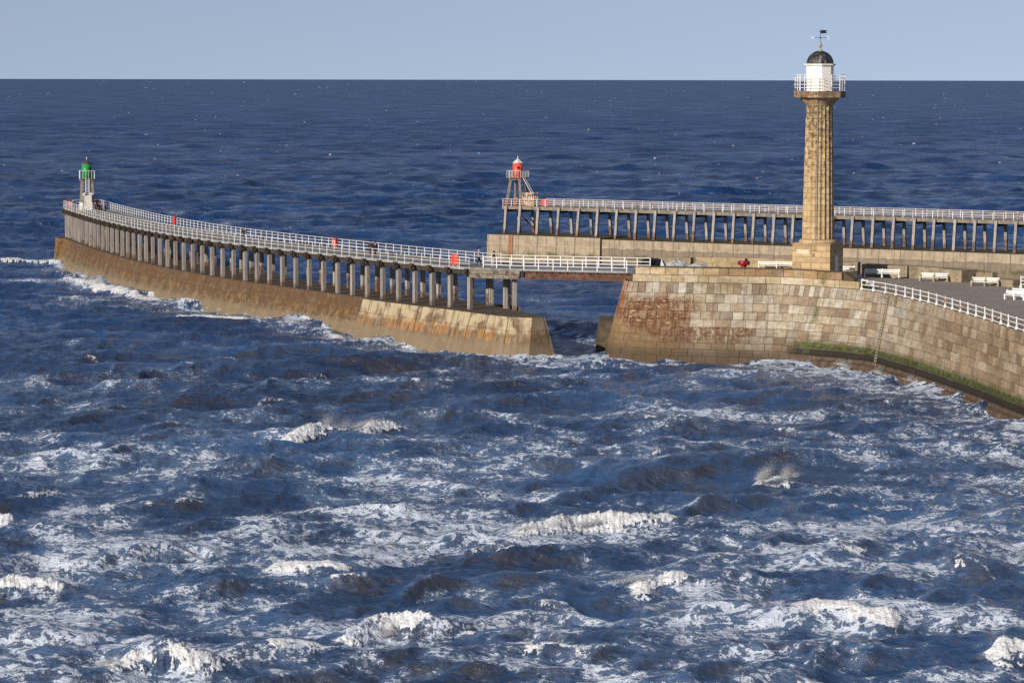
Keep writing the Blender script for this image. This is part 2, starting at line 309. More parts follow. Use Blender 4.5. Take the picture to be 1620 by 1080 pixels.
# ------------------------------------------------------------------ mesh helpers
class MB:
    def __init__(s): s.v = []; s.f = []; s.uv = []; s.col = []; s.smooth = []
    def face(s, pts, uv=None, col=None, sm=False):
        i = len(s.v); s.v += [tuple(p) for p in pts]; s.f.append(tuple(range(i, i + len(pts))))
        s.uv.append(uv); s.col.append(col); s.smooth.append(sm)
    def hexa(s, c, uv=None, col=None):
        """eight corners: bottom ring 0-3, top ring 4-7"""
        i = len(s.v); s.v += [tuple(p) for p in c]
        for q in ((3, 2, 1, 0), (4, 5, 6, 7), (0, 1, 5, 4), (1, 2, 6, 5), (2, 3, 7, 6), (3, 0, 4, 7)):
            s.f.append(tuple(i + k for k in q)); s.uv.append(uv); s.col.append(col); s.smooth.append(False)
    def box(s, c, size, rz=0.0, col=None):
        cx, cy, cz = c; a, b, h = size[0] / 2, size[1] / 2, size[2] / 2; ca, sa = math.cos(rz), math.sin(rz)
        q = [(cx + x * ca - y * sa, cy + x * sa + y * ca) for x, y in ((-a, -b), (a, -b), (a, b), (-a, b))]
        s.hexa([(x, y, cz - h) for x, y in q] + [(x, y, cz + h) for x, y in q], col=col)
    def beam(s, p0, p1, w, h, up=(0, 0, 1), taper=1.0):
        p0, p1 = V(p0), V(p1); d = (p1 - p0).normalized(); up = V(up)
        if abs(d.dot(up)) > 0.99: up = V((0, 1, 0))
        x = d.cross(up).normalized(); y = x.cross(d).normalized()
        c = []
        for p, k in ((p0, 1), (p1, taper)):
            c += [p + x * (sx * w / 2 * k) + y * (sy * h / 2 * k) for sx, sy in ((-1, -1), (1, -1), (1, 1), (-1, 1))]
        s.hexa(c)
    def tube(s, pts, r, n=6, cap=True):
        pts = [V(p) for p in pts]; i0 = len(s.v); m = len(pts)
        for k, p in enumerate(pts):
            d = (pts[min(k + 1, m - 1)] - pts[max(k - 1, 0)]).normalized()
            up = V((0, 0, 1)) if abs(d.z) < 0.95 else V((0, 1, 0))
            x = d.cross(up).normalized(); y = x.cross(d).normalized()
            rk = r[k] if isinstance(r, (list, tuple)) else r
            for a in range(n):
                t = 2 * math.pi * a / n; s.v.append(tuple(p + x * (math.cos(t) * rk) + y * (math.sin(t) * rk)))
        for k in range(m - 1):
            for a in range(n):
                b = (a + 1) % n
                s.f.append((i0 + k * n + a, i0 + k * n + b, i0 + (k + 1) * n + b, i0 + (k + 1) * n + a)); s.uv.append(None); s.col.append(None); s.smooth.append(n > 5)
        if cap:
            s.f.append(tuple(i0 + a for a in range(n))[::-1]); s.f.append(tuple(i0 + (m - 1) * n + a for a in range(n)))
            s.uv += [None] * 2; s.col += [None] * 2; s.smooth += [False] * 2
    def lathe(s, prof, n=32, c=(0, 0, 0), rfun=None, rot=0.0, sm=True):
        i0 = len(s.v); m = len(prof); us = []
        for (r, z) in prof:
            for a in range(n):
                t = 2 * math.pi * a / n + rot; q = r * (rfun(t, z) if rfun else 1)
                s.v.append((c[0] + q * math.cos(t), c[1] + q * math.sin(t), c[2] + z))
        for k in range(m - 1):
            for a in range(n):
                b = (a + 1) % n
                s.f.append((i0 + k * n + a, i0 + k * n + b, i0 + (k + 1) * n + b, i0 + (k + 1) * n + a))
                rr_ = 1.6
                ua, ub = 2 * math.pi * a / n * rr_, 2 * math.pi * (a + 1) / n * rr_
                s.uv.append([(ua, prof[k][1]), (ub, prof[k][1]), (ub, prof[k + 1][1]), (ua, prof[k + 1][1])]); s.col.append(None); s.smooth.append(sm)
        for k, rev in ((0, True), (m - 1, False)):
            if prof[k][0] > 1e-4:
                q = tuple(i0 + k * n + a for a in range(n)); s.f.append(q[::-1] if rev else q); s.uv.append(None); s.col.append(None); s.smooth.append(False)
    def build(s, name, mat, parent=None, loc=None, rz=0.0, attrs=None):
        me = bpy.data.meshes.new(name); me.from_pydata(s.v, [], s.f); me.materials.append(mat)
        if any(x is not None for x in s.uv):
            l = me.uv_layers.new(name='UV'); arr = []
            for f, uv in zip(s.f, s.uv):
                for k in range(len(f)): arr += list(uv[k]) if uv else [0, 0]
            l.data.foreach_set('uv', arr)
        if any(x is not None for x in s.col):
            a = me.color_attributes.new('Col', 'FLOAT_COLOR', 'CORNER'); arr = []
            for f, c in zip(s.f, s.col):
                for k in range(len(f)): arr += [*(c or (0.2, 0.15, 0.1)), 1]
            a.data.foreach_set('color', arr)
        me.polygons.foreach_set('use_smooth', s.smooth)
        me.validate(); me.update()
        o = bpy.data.objects.new(name, me); COL.objects.link(o)
        if parent: o.parent = parent
        if loc is not None: o.location = loc
        if rz: o.rotation_euler.z = rz
        return o

def tag(o, label, cat, group=None):
    o['label'] = label; o['category'] = cat
    if group: o['group'] = group
    return o
def thing(name, label, cat, loc=(0, 0, 0), rz=0.0, group=None):
    o = bpy.data.objects.new(name, None); COL.objects.link(o); o.location = loc; o.rotation_euler.z = rz; o.empty_display_size = 0.3
    return tag(o, label, cat, group)
KIDS = {}
def dup_tree(o, parent=None):
    c = o.copy(); COL.objects.link(c)
    if parent: c.parent = parent
    for ch in list(o.children): dup_tree(ch, c)
    return c
def place(src, parent, loc, rz=0.0, sc=None):
    c = src.copy(); COL.objects.link(c); c.parent = parent; c.location = loc; c.rotation_euler.z = rz
    if sc: c.scale = sc
    return c

def resample(pts, step):
    """smooth curve through ground points, evenly spaced: list of (x, y), arc length"""
    q = [V((p[0], p[1])) for p in pts]; q = [q[0] * 2 - q[1]] + q + [q[-1] * 2 - q[-2]]
    out = []
    for i in range(1, len(q) - 2):
        p0, p1, p2, p3 = q[i - 1], q[i], q[i + 1], q[i + 2]
        for k in range(24):
            t = k / 24
            out.append(0.5 * ((2 * p1) + (p2 - p0) * t + (2 * p0 - 5 * p1 + 4 * p2 - p3) * t * t + (3 * p1 - p0 - 3 * p2 + p3) * t ** 3))
    out.append(q[-2])
    L = [0.0]
    for a, b in zip(out, out[1:]): L.append(L[-1] + (b - a).length)
    n = max(2, int(round(L[-1] / step))); res = []; j = 0
    for k in range(n + 1):
        s = L[-1] * k / n
        while j < len(L) - 2 and L[j + 1] < s: j += 1
        t = (s - L[j]) / max(1e-9, L[j + 1] - L[j]); res.append(out[j].lerp(out[j + 1], min(1, t)))
    return res, L[-1]
class Path:
    """curve on the ground with a normal to the right of its direction"""
    def __init__(s, pts, step=0.5):
        s.p, s.L = resample(pts, step); s.n = len(s.p) - 1
    def at(s, u):
        t = max(0, min(s.n - 1e-6, u / s.L * s.n)); i = int(t); return s.p[i].lerp(s.p[i + 1], t - i) if 0 <= u <= s.L else s.p[0 if u < 0 else -1] + s.tan(u) * (u if u < 0 else u - s.L)
    def tan(s, u):
        t = max(0, min(s.n - 1e-6, u / s.L * s.n)); i = int(t); a = s.p[max(0, i - 1)]; b = s.p[min(s.n, i + 2)]
        return (b - a).normalized()
    def nor(s, u): d = s.tan(u); return V((d.y, -d.x))
    def off(s, u, k): return s.at(u) + s.nor(u) * k
    def u_at_px(s, px, z, k=0.0):
        best = None
        for i in range(401):
            u = s.L * i / 400; q = s.off(u, k); x = proj((q.x, q.y, z))[0]
            if best is None or abs(x - px) < best[0]: best = (abs(x - px), u)
        return best[1]
def v3(p, z): return V((p.x, p.y, z))
D, ZT, ZL = 8.4, 3.7, 7.6          # pier deck, concrete foundation top, harbour wall ledge
# ================================================================== structures
def zat(px, py, Y):
    d = f0 + rr * ((px - 810) / FPX) - uu * ((py - 540) / FPX)
    return HC + d.z * Y / d.y
def xat(px, py, Y):
    d = f0 + rr * ((px - 810) / FPX) - uu * ((py - 540) / FPX)
    return d.x * Y / d.y
def polyline_tube(pts, r, n=5):
    m = MB(); m.tube(pts, r, n); return m

def railing(name, label, pts, n_posts, h, heights, mat, post_w=0.07, rail_r=0.035, foot=0.0, group=None, base=False, mats=None):
    """pts: function t in 0..1 -> ground point; every post is a part, every rail a part"""
    t = thing(name, label, 'railing', (0, 0, 0), 0, group)
    m = MB(); m.box((0, 0, (h - foot) / 2), (post_w, post_w, h + foot))
    if base:
        m.hexa([(-.13, -.13, 0), (.13, -.13, 0), (.13, .13, 0), (-.13, .13, 0), (-.05, -.05, .38), (.05, -.05, .38), (.05, .05, .38), (-.05, .05, .38)])
        m.lathe([(0.03, h), (0.075, h + .05), (0.03, h + .11), (0.0, h + .12)], 8)
    proto = m.build('post', mat, t)
    for k in range(n_posts):
        p = pts(k / (n_posts - 1)); q = pts(min(1, (k + .5) / (n_posts - 1))); q0 = pts(max(0, (k - .5) / (n_posts - 1)))
        rz = math.atan2(q.y - q0.y, q.x - q0.x)
        o = proto if k == 0 else proto.copy()
        if k: COL.objects.link(o); o.parent = t
        if mats: 
            o.material_slots[0].link = 'OBJECT'; o.material_slots[0].material = mats[k % len(mats)]
        o.location = p; o.rotation_euler.z = rz
    N = max(2, n_posts)
    for hh in heights:
        polyline_tube([pts(k / (N - 1)) + V((0, 0, hh)) for k in range(N)], rail_r).build('rail', mat, t)
    return t

def strip(rows, cols_u, pos, mat, name, parent, attr=None, smooth=False):
    """sheet over (u, row) with UV = metres along, height"""
    m = MB(); uvs = []
    nu, nr = len(cols_u), len(rows)
    for u in cols_u:
        for r in rows: m.v.append(tuple(pos(u, r)))
    for i in range(nu - 1):
        for j in range(nr - 1):
            a = i * nr + j; m.f.append((a, a + nr, a + nr + 1, a + 1))
            c = [(cols_u[i], m.v[a][2]), (cols_u[i + 1], m.v[a + nr][2]), (cols_u[i + 1], m.v[a + nr + 1][2]), (cols_u[i], m.v[a + 1][2])]
            m.uv.append(c); m.col.append(None); m.smooth.append(smooth)
    o = m.build(name, mat, parent)
    if attr:
        a = o.data.attributes.new('block', 'FLOAT', 'POINT')
        vals = []
        for u in cols_u: vals += [attr(u)] * nr
        a.data.foreach_set('value', vals)
    return o
def frange(a, b, st):
    n = max(1, int(round((b - a) / st))); return [a + (b - a) * k / n for k in range(n + 1)]

# ------------------------------------------------------------------ west extension pier
px_ = [103, 115.6, 124.8, 148.9, 171, 195, 221, 252.6, 276.7, 309, 348.3, 381.7, 417.8, 456.7, 498.3, 531.7, 566.9, 603, 641.7, 667.6, 695.4, 743]
py_ = [330, 332.8, 335.6, 342, 348.5, 355.5, 361, 365.8, 370, 375.4, 380, 384.6, 389.3, 393.9, 398.5, 402.2, 405.9, 409.3, 413.7, 416.2, 419.2, 423]
cf = np.polyfit((np.array(px_) - 400) / 300, py_, 4)
wy = lambda x: float(np.polyval(cf, (x - 400) / 300))
WP = Path([P(x, wy(x), D) for x in [101, 115, 130, 150, 175, 205, 240, 280, 330, 390, 460, 540, 620, 690, 743]], 0.5)
WW = 6.1
NB = 45
print('west path', WP.L, [tuple(round(c, 1) for c in WP.at(u)) for u in (0, WP.L / 2, WP.L)])
BS = P(822, 425.2, D); BE = P(1000, 429.2, D); BDIR = (BE - BS).normalized(); BN = V((-BDIR.y, BDIR.x, 0))   # away from camera
B_W = 5.0
wpier = thing('extension_pier', 'long curved timber trestle pier on a stained concrete foundation, ending at the green beacon', 'pier', v3(WP.at(0), 0))
wpier.location = (0, 0, 0)
u_new = WP.u_at_px(592, D)
def w_off(u):            # how far the foundation edge stands outside the deck edge
    return 1.5 if u > u_new else 0.45
nose_u = frange(0.0, WP.L, 1.0)
# foundation, weathered older length and paler younger block
def w_face(u, z, k0, bat=0.36): return v3(WP.off(u, k0 + (ZT - z) * bat), z)
zs = [-2.5, -1, 0, 0.8, 1.6, 2.4, 3.1, ZT]
base_w = strip(zs, frange(3.6, u_new, 1.0), lambda u, z: w_face(u, z, 0.45), MAT['conc_w'], 'concrete_foundation', wpier, lambda u: 0.0)
u_end = WP.L
# younger block: straight prow towards the gap
A0 = WP.off(u_new, 1.5); TC1 = P(841.7, 502.6, ZT); TC2 = P(862, 501.4, ZT); TF = P(782, 482.8, ZT)
blk = Path([A0, WP.off(u_new + (u_end - u_new) * .5, 1.62), WP.off(u_end - 2, 1.75), (TC1.x - 3.2, TC1.y + 1.7), TC1], 1.0)
Lb = blk.L
def blk_face(u, z): return v3(blk.off(u, (ZT - z) * 0.30), z)
uvo = 300.0
def strip_uv(o, du):
    l = o.data.uv_layers['UV'].data; a = np.zeros(len(l) * 2, np.float32); l.foreach_get('uv', a); a[::2] += du; l.foreach_set('uv', a)
nb = strip(zs, frange(0, Lb, 1.0), blk_face, MAT['conc_w'], 'concrete_foundation', wpier, lambda u: 1.0); strip_uv(nb, uvo)
def seg_face(a, b, bat, nm, mat, par, attr, du):
    d = (b - a); d = V((d.x, d.y)).normalized(); n = V((d.y, -d.x)); L = V((b.x - a.x, b.y - a.y)).length
    def pos(u, z):
        q = V((a.x, a.y)) + d * u + n * ((ZT - z) * bat); return v3(q, z)
    o = strip(zs, frange(0, L, 0.7), pos, mat, nm, par, lambda u: attr); strip_uv(o, du); return o
# end face, far face (harbour side) and top
c1 = blk.off(Lb, 0)
ends = MB()
def ring(z, bat):   # corners of the prow at height z
    k = (ZT - z) * bat
    return [v3(blk.off(Lb, k), z), v3(V((TC2.x + k * .9, TC2.y - k * .5)), z), v3(V((TF.x + k * .9, TF.y + k * .5)), z)]
for i in range(len(zs) - 1):
    a, b = ring(zs[i], .30), ring(zs[i + 1], .30)
    for j in range(2):
        L0 = 400 + j * 8
        ends.face([a[j], a[j + 1], b[j + 1], b[j]], [(L0, zs[i]), (L0 + (2.2 if j == 0 else 12), zs[i]), (L0 + (2.2 if j == 0 else 12), zs[i + 1]), (L0, zs[i + 1])])
e = ends.build('end_face', MAT['conc_w'], wpier); a_ = e.data.attributes.new('block', 'FLOAT', 'POINT'); a_.data.foreach_set('value', [0.7] * len(e.data.vertices))
# step face where the younger block begins
m = MB(); q = lambda k, z: v3(WP.off(u_new, k), z)
m.face([q(.45 + (ZT + 2.5) * .36, -2.5), q(1.5 + (ZT + 2.5) * .30, -2.5), q(1.5, ZT), q(.45, ZT)], [(0, -2.5), (1, -2.5), (1, ZT), (0, ZT)])
m.build('step_face', MAT['conc_w'], wpier)
# head block of the foundation at the far end, wider than the rest
hb = [WP.off(-.7, 1.3), WP.off(3.6, 1.3), WP.off(3.6, -WW - 1.6), WP.off(-.7, -WW - 1.6)]
m = MB()
for i in range(len(zs) - 1):
    za, zb = zs[i], zs[i + 1]
    def hr(z):
        k = (ZT - z) * .07
        return [v3(WP.off(-.7 - k, 1.3 + k), z), v3(WP.off(3.6 + k * .4, 1.3 + k * 3), z), v3(WP.off(3.6 + k * .4, -WW - 1.6 - k), z), v3(WP.off(-.7 - k, -WW - 1.6 - k), z)]
    a, b = hr(za), hr(zb)
    for j in range(4):
        l = (a[j] - a[(j + 1) % 4]).length
        m.face([a[j], a[(j + 1) % 4], b[(j + 1) % 4], b[j]], [(j * 3, za), (j * 3 + l, za), (j * 3 + l, zb), (j * 3, zb)])
m.build('head_block', MAT['conc_w'], wpier)
m = MB(); m.face([v3(p, ZT) for p in hb]); m.build('head_top', MAT['conc_top_e'], wpier)
# tops
us = frange(3.6, u_new, 1.0)
m = MB()
for a, b in zip(us, us[1:]): m.face([v3(WP.off(a, .45), ZT - .004), v3(WP.off(b, .45), ZT - .004), v3(WP.off(b, -WW - 1.2), ZT - .004), v3(WP.off(a, -WW - 1.2), ZT - .004)])
poly = [v3(blk.at(u), ZT - .002) for u in frange(0, Lb, 1.0)] + [v3(TC2, ZT - .002), v3(TF, ZT - .002)]
far = [v3(WP.off(u, -WW - 1.2), ZT - .002) for u in frange(u_end, u_new, 1.5)] if False else [v3(WP.off(u_end - (u_end - u_new) * k / 8, -WW - 1.2), ZT - .002) for k in range(1, 9)]
poly += far; m.face(poly)
m.build('foundation_top', MAT['conc_top'], wpier)
m = MB()
us2 = frange(3.6, WP.L, 1.5)
for a, b in zip(us2, us2[1:]): m.face([v3(WP.off(b, -WW - 1.2), ZT - .006), v3(WP.off(a, -WW - 1.2), ZT - .006), v3(WP.off(a, -WW - 2.4), -2.5), v3(WP.off(b, -WW - 2.4), -2.5)][::-1])
m.build('harbour_face', MAT['conc_top'], wpier)
# deck, edge board, under beam
us = frange(0, WP.L, 1.0)
def deck_sheet(us, f_a, f_b, z, th, nm, mat, par):
    m = MB()
    for a, b in zip(us, us[1:]):
        p = [f_a(a), f_a(b), f_b(b), f_b(a)]
        m.hexa([v3(q, z - th) for q in p] + [v3(q, z) for q in p])
    return m.build(nm, mat, par)
deck_sheet(us, lambda u: WP.off(u, -.12), lambda u: WP.off(u, -WW + .12), D - .05, .16, 'deck', MAT['deck_boards'], wpier)
deck_sheet(us, lambda u: WP.off(u, 0), lambda u: WP.off(u, -.12), D, .30, 'edge_board', MAT['deck_grey'], wpier)
deck_sheet(us, lambda u: WP.off(u, -WW + .12), lambda u: WP.off(u, -WW), D, .30, 'edge_board', MAT['deck_grey'], wpier)
deck_sheet(us, lambda u: WP.off(u, -.25), lambda u: WP.off(u, -.62), D - .30, .50, 'beam', MAT['dark_beam'], wpier)
deck_sheet(us, lambda u: WP.off(u, -WW + .62), lambda u: WP.off(u, -WW + .25), D - .30, .50, 'beam', MAT['dark_beam'], wpier)
deck_sheet(us, lambda u: WP.off(u, -WW / 2 + .2), lambda u: WP.off(u, -WW / 2 - .2), D - .22, .40, 'beam', MAT['dark_beam'], wpier)
# piles and cap beams
PH = D - .72 - ZT
m = MB(); m.box((0, 0, PH / 2), (.46, .42, PH)); m.box((0, -.235, PH * .5), (.10, .05, PH * .92))
pile0 = m.build('pile', MAT['pile_near'], wpier)
m = MB(); m.box((0, -.12, -.08), (.46, .72, .56)); m.box((0, -.12, .30), (.56, .62, .24)); m.box((.0, -.50, -.02), (.24, .16, .32)); m.box((0, WW / 2 + .05, -.02), (.30, WW - .8, .34)); m.box((0, WW - .05, 0), (.42, .66, .44))
m.box((.36, -.14, -.05), (.18, .24, .34)); m.box((-.36, -.12, .02), (.16, .24, .3))
cap0 = m.build('cap_beam', MAT['dark_beam'], wpier)
for k in range(NB):
    u = 0.8 + (WP.L - 1.1) * k / (NB - 1); tn = WP.tan(u); rz = math.atan2(tn.y, tn.x)
    for off in (-.30, -WW + .30):
        o = pile0 if (k == 0 and off == -.30) else pile0.copy()
        if o is not pile0: COL.objects.link(o); o.parent = wpier
        if off < -1: o.material_slots[0].link = 'OBJECT'; o.material_slots[0].material = MAT['pile']
        o.location = v3(WP.off(u, off), ZT - .01); o.rotation_euler.z = rz + (0 if off == -.30 else math.pi)
    o = cap0 if k == 0 else cap0.copy()
    if k: COL.objects.link(o); o.parent = wpier
    o.location = v3(WP.off(u, -.05), D - .56); o.rotation_euler.z = rz
# end bay of doubled timbers before the bridge
w_near, w_far = WP.at(WP.L), WP.off(WP.L, -WW)
bs_far = BS + BN * B_W
m = MB(); p = [v3(w_near, 0), BS, bs_far, v3(w_far, 0)]
m.hexa([V((q.x, q.y, D - .24)) for q in p] + [V((q.x, q.y, D - .012)) for q in p]); m.build('bay_deck', MAT['deck_boards'], wpier)
bd = (V((BS.x, BS.y)) - w_near).normalized(); bn = V((bd.y, -bd.x))
m = MB()
e1 = v3(V((BS.x, BS.y)) + bd * .05, 0)
for z, th, o_ in ((D - .46, .40, .0), (D - .92, .44, .06)):
    a = w_near + bn * (o_ + .02); b = V((e1.x, e1.y)) + bn * (o_ + .02)
    m.beam(v3(a, z), v3(b, z), .3, th)
    a2 = w_far - bn * .1; b2 = V((bs_far.x, bs_far.y)); m.beam(v3(a2, z), v3(b2, z), .3, th)
m.build('bay_beam', MAT['grey_beam'], wpier)
for (px, py) in ((799.6, 487.8), (813.9, 490.6), (776.9, 483.0)):
    q = P(px, py, ZT); o = pile0.copy(); COL.objects.link(o); o.parent = wpier; o.location = q - V((0, 0, .01)); o.scale.z = (D - 1.14 - ZT) / PH
m = MB(); c = BS + BDIR * .12
m.beam(BS + BDIR * .25 + V((0, 0, -.55)), bs_far + BDIR * .25 + V((0, 0, -.55)), .42, .75); m.build('bearing_beam', MAT['black'], wpier)

# railings of the west pier
n_w = 88
railing('pier_railing', 'white railing along the near edge of the curved timber pier', lambda t: v3(WP.off(t * WP.L, .04), D - .0), n_w, 1.15, (1.12, .76, .40), MAT['white_rust'], .065, .027, .28, 'railings of the curved pier', mats=[MAT['white'], MAT['white_rust'], MAT['white'], MAT['rail_rust']])
railing('pier_railing', 'white railing along the far, seaward edge of the curved timber pier', lambda t: v3(WP.off(t * WP.L, -WW + .02), D), n_w, 1.15, (1.12, .76, .40), MAT['white'], .065, .027, .1, 'railings of the curved pier')
hd = [WP.off(-.0, .04), WP.off(-.35, -WW * .5), WP.off(0, -WW + .02)]
hp = Path([hd[0], hd[1], hd[2]], .5)
railing('end_railing', 'short white railing across the seaward end of the curved pier by the green beacon', lambda t: v3(hp.at(t * hp.L), D), 5, 1.15, (1.12, .76, .40), MAT['white_rust'], .075, .036, .1)
# bridge
bridge = thing('footbridge', 'short footbridge on a rusty brown steel girder between curved pier and stone pier head', 'bridge', (0, 0, 0))
bl = (BE - BS).length
m = MB(); a = BS + V((0, 0, -.72)) + BDIR * .5 + BN * .25; b = BE + V((0, 0, -.72)) + BN * .25
m.beam(a, b, .06, .80); 
for zz in (-.31, -1.13): m.beam(a + V((0, 0, zz + .72)), b + V((0, 0, zz + .72)), .36, .05)
for k in range(1, 5): q = a.lerp(b, k / 5) - BN * .03; m.beam(q + V((0, 0, -.36)), q + V((0, 0, .36)), .04, .05)
m.build('girder', MAT['rust_steel'], bridge)
m = MB(); a2, b2 = a + BN * (B_W - .5), b + BN * (B_W - .5); m.beam(a2, b2, .3, .80); m.build('girder', MAT['rust_steel'], bridge)
m = MB(); p = [BS, BE, BE + BN * B_W, bs_far]
m.hexa([q + V((0, 0, -.24)) for q in p] + [q + V((0, 0, 0)) for q in p]); m.build('deck', MAT['deck_grey'], bridge)
m = MB()
for k in range(14):
    q = BS + BDIR * (1 + k * (bl - 1.5) / 13) - BN * .02; m.box(q + V((0, 0, -.29)), (.14, .1, .1))
m.build('bracket', MAT['dark_beam'], bridge)
def lin(a, b): return lambda t: a.lerp(b, t)
def poly_f(pts):
    L = [0]
    for a, b in zip(pts, pts[1:]): L.append(L[-1] + (b - a).length)
    def f(t):
        s = t * L[-1]
        for i in range(len(pts) - 1):
            if s <= L[i + 1] + 1e-6: return pts[i].lerp(pts[i + 1], (s - L[i]) / (L[i + 1] - L[i]))
        return pts[-1]
    return f
railing('bridge_railing', 'white railing on the near side of the footbridge', poly_f([v3(w_near, D) + V((1.7, 0, 0)) * .9, BS + V((0, 0, .0)), BE - BDIR * .6]), 11, 1.18, (1.14, .72, .34), MAT['white'], .09, .042, .1, 'railings of the footbridge')
railing('bridge_railing', 'white railing on the far side of the footbridge', poly_f([v3(w_far, D), bs_far, BE + BN * B_W + BDIR * .8]), 12, 1.18, (1.14, .72, .34), MAT['white'], .09, .042, .1, 'railings of the footbridge')

# ------------------------------------------------------------------ stone pier head with lighthouse
wall_pts = [(14.6, 323.2), (13.6, 319.5), (12.9, 316)]
q0 = P(1003, 445.5, ZL); 
wall_pts += [(12.5, 312.5), (12.25, 307.5), (q0.x + .35, q0.y - .1)]
wall_px = [(1030, 446), (1060, 446.6), (1121, 447.8), (1200, 449.2), (1260, 451), (1312, 454.5), (1349, 457.3), (1379.4, 460.7), (1398, 463.6), (1414.4, 467), (1429, 470.3), (1466, 479), (1492, 486.5), (1516, 493.3), (1555, 504.7), (1592, 516.8), (1619, 525)]
wall_pts += [tuple(P(x, y, ZL))[:2] for x, y in wall_px]
dl = V(wall_pts[-1]) - V(wall_pts[-4]); dl.normalize()
for k in (25, 60, 100): wall_pts.append(tuple(V(wall_pts[22 - 0]) + dl * k + V((k * .02, 0))))
SP = Path(wall_pts, .4)
print('stone path', SP.L)
U0 = SP.u_at_px(1003, ZL); 
def uz(px): 
    # restrict to the seaward run, after the nose
    best = None
    for i in range(1601):
        u = 14.5 + (SP.L - 14.5) * i / 1600; q = SP.at(u); x = proj((q.x, q.y, ZL))[0]
        if best is None or abs(x - px) < best[0]: best = (abs(x - px), u)
    return best[1]
UE_PAR, UE_LOW = uz(1331), uz(1357)
u_front = uz(1030)
US = uz(1003) - 9.0                       # zero of the wall's own measure: a little before the nose
def smooth01(x): x = max(0, min(1, x)); return x * x * (3 - 2 * x)
def batter(u):
    k = u - US
    b = 2.0 + 0.9 * smooth01((k - 6) / 8)
    b = b + (1.45 - b) * smooth01((u - uz1300) / (uz1400 - uz1300))
    return b + (0.55 - b) * smooth01((u - uz1400) / 40)
uz1300, uz1400 = uz(1290), uz(1405)
def wpos(u, z, out=0.0): 
    k = (ZL - z) / ZL
    return v3(SP.off(u, batter(u) * k + out), z)
spier = thing('stone_pier', 'massive sloping sandstone pier head under the lighthouse, stained with rust and green weed', 'pier', (0, 0, 0))
UMAX = SP.L - 1
us = frange(0, UMAX, 0.8)
o = strip([-2.5, -1, 0, 1, 2, 3, 4, 5, 6, 7, ZL - .02], us, lambda u, z: wpos(u, z, -.06), MAT['wall'], 'wall_core', spier); strip_uv(o, -US)
a = o.data.color_attributes.new('Col', 'FLOAT_COLOR', 'POINT'); a.data.foreach_set('color', [.05, .038, .025, 1] * len(o.data.vertices))
rs = random.Random(11)
def block_wall(courses, u0, u1, wrange, posf, palette, name, parent, mat, depth=.16, joint=.05):
    m = MB(); z = courses[0][0]
    for (za, zb, wa, wb) in courses:
        u = u0 - rs.uniform(0, 1)
        while u < u1:
            w = rs.uniform(wa, wb); ue = min(u + w, u1 + .5)
            c = palette(u, za, rs); out = rs.uniform(-.02, .035)
            j = joint * rs.uniform(.5, 1.3)
            n = 1 if w < 1.2 else 2
            for s in range(n):
                ua, ub = u + (ue - u) * s / n, u + (ue - u) * (s + 1) / n
                A = ua + (j / 2 if s == 0 else 0); B = ub - (j / 2 if s == n - 1 else 0)
                lo, hi = za + j / 2, zb - j / 2
                f = [posf(A, lo, out), posf(B, lo, out), posf(B, hi, out), posf(A, hi, out)]
                bk = [posf(A, lo, -depth), posf(B, lo, -depth), posf(B, hi, -depth), posf(A, hi, -depth)]
                uvs = [(A - US, lo), (B - US, lo), (B - US, hi), (A - US, hi)]
                m.face(f, uvs, c)
                for (x, y) in ((0, 1), (1, 2), (2, 3), (3, 0)):
                    if n == 2 and ((s == 0 and (x, y) == (1, 2)) or (s == 1 and (x, y) == (3, 0))): continue
                    m.face([f[y], f[x], bk[x], bk[y]], [uvs[y], uvs[x], uvs[x], uvs[y]], c)
            u = ue
    return m.build(name, mat, parent)
BASEC = [(.46, .42, .345), (.42, .37, .285), (.37, .34, .28), (.43, .355, .245), (.40, .315, .20), (.35, .27, .175), (.47, .41, .31), (.37, .31, .225), (.30, .215, .135), (.41, .33, .22), (.32, .275, .21), (.44, .39, .295), (.23, .175, .12), (.26, .19, .12)]
def pal_wall(u, z, r):
    c = list(r.choice(BASEC)); k = r.uniform(.84, 1.06)
    t = smooth01((u - uz1400 + 4) / 30); c2 = r.choice([(.33, .225, .125), (.38, .27, .155), (.26, .165, .09), (.30, .215, .13), (.40, .32, .215), (.22, .145, .085)])
    q = [(x * (1 - t) + y * t) * k for x, y in zip(c, c2)]; g_ = sum(q) / 3
    return tuple(x * .82 + g_ * .18 for x in q)
cs = []; z = -1.6
for h in (.8, .8, .72, .7, .78, .82, .86, .84, .9, .95):
    cs.append((z, z + h, .8, 1.9)); z += h
sc_ = (ZL - 1.12 - cs[0][0]) / (z - cs[0][0]); cs = [(cs[0][0] + (a - cs[0][0]) * sc_, cs[0][0] + (b - cs[0][0]) * sc_, wa, wb) for a, b, wa, wb in cs]
cs.append((ZL - 1.12, ZL, .55, .95))
block_wall(cs, 0.5, UMAX, None, wpos, pal_wall, 'wall_face', spier, MAT['wall'])
# footing along the foot of the sheltered side
print('US', US, [round(uz(x) - US, 1) for x in (1030, 1122, 1250, 1300, 1400, 1500, 1600)])
us_f = frange(uz(1318), UMAX, 1.0)
m = MB()
for a, b in zip(us_f, us_f[1:]):
    A, B = [wpos(x, .22, .02) for x in (a, b)], [wpos(x, .12, .55) for x in (a, b)]
    C = [wpos(x, -2.0, .8) for x in (a, b)]
    uvs = lambda z0, z1: [(a - US, z0), (b - US, z0), (b - US, z1), (a - US, z1)]
    m.face([B[0], B[1], A[1], A[0]], uvs(.3, .4), (.2, .13, .085)); m.face([C[0], C[1], B[1], B[0]], uvs(.05, .3), (.22, .145, .095))
m.build('footing', MAT['wall'], spier)
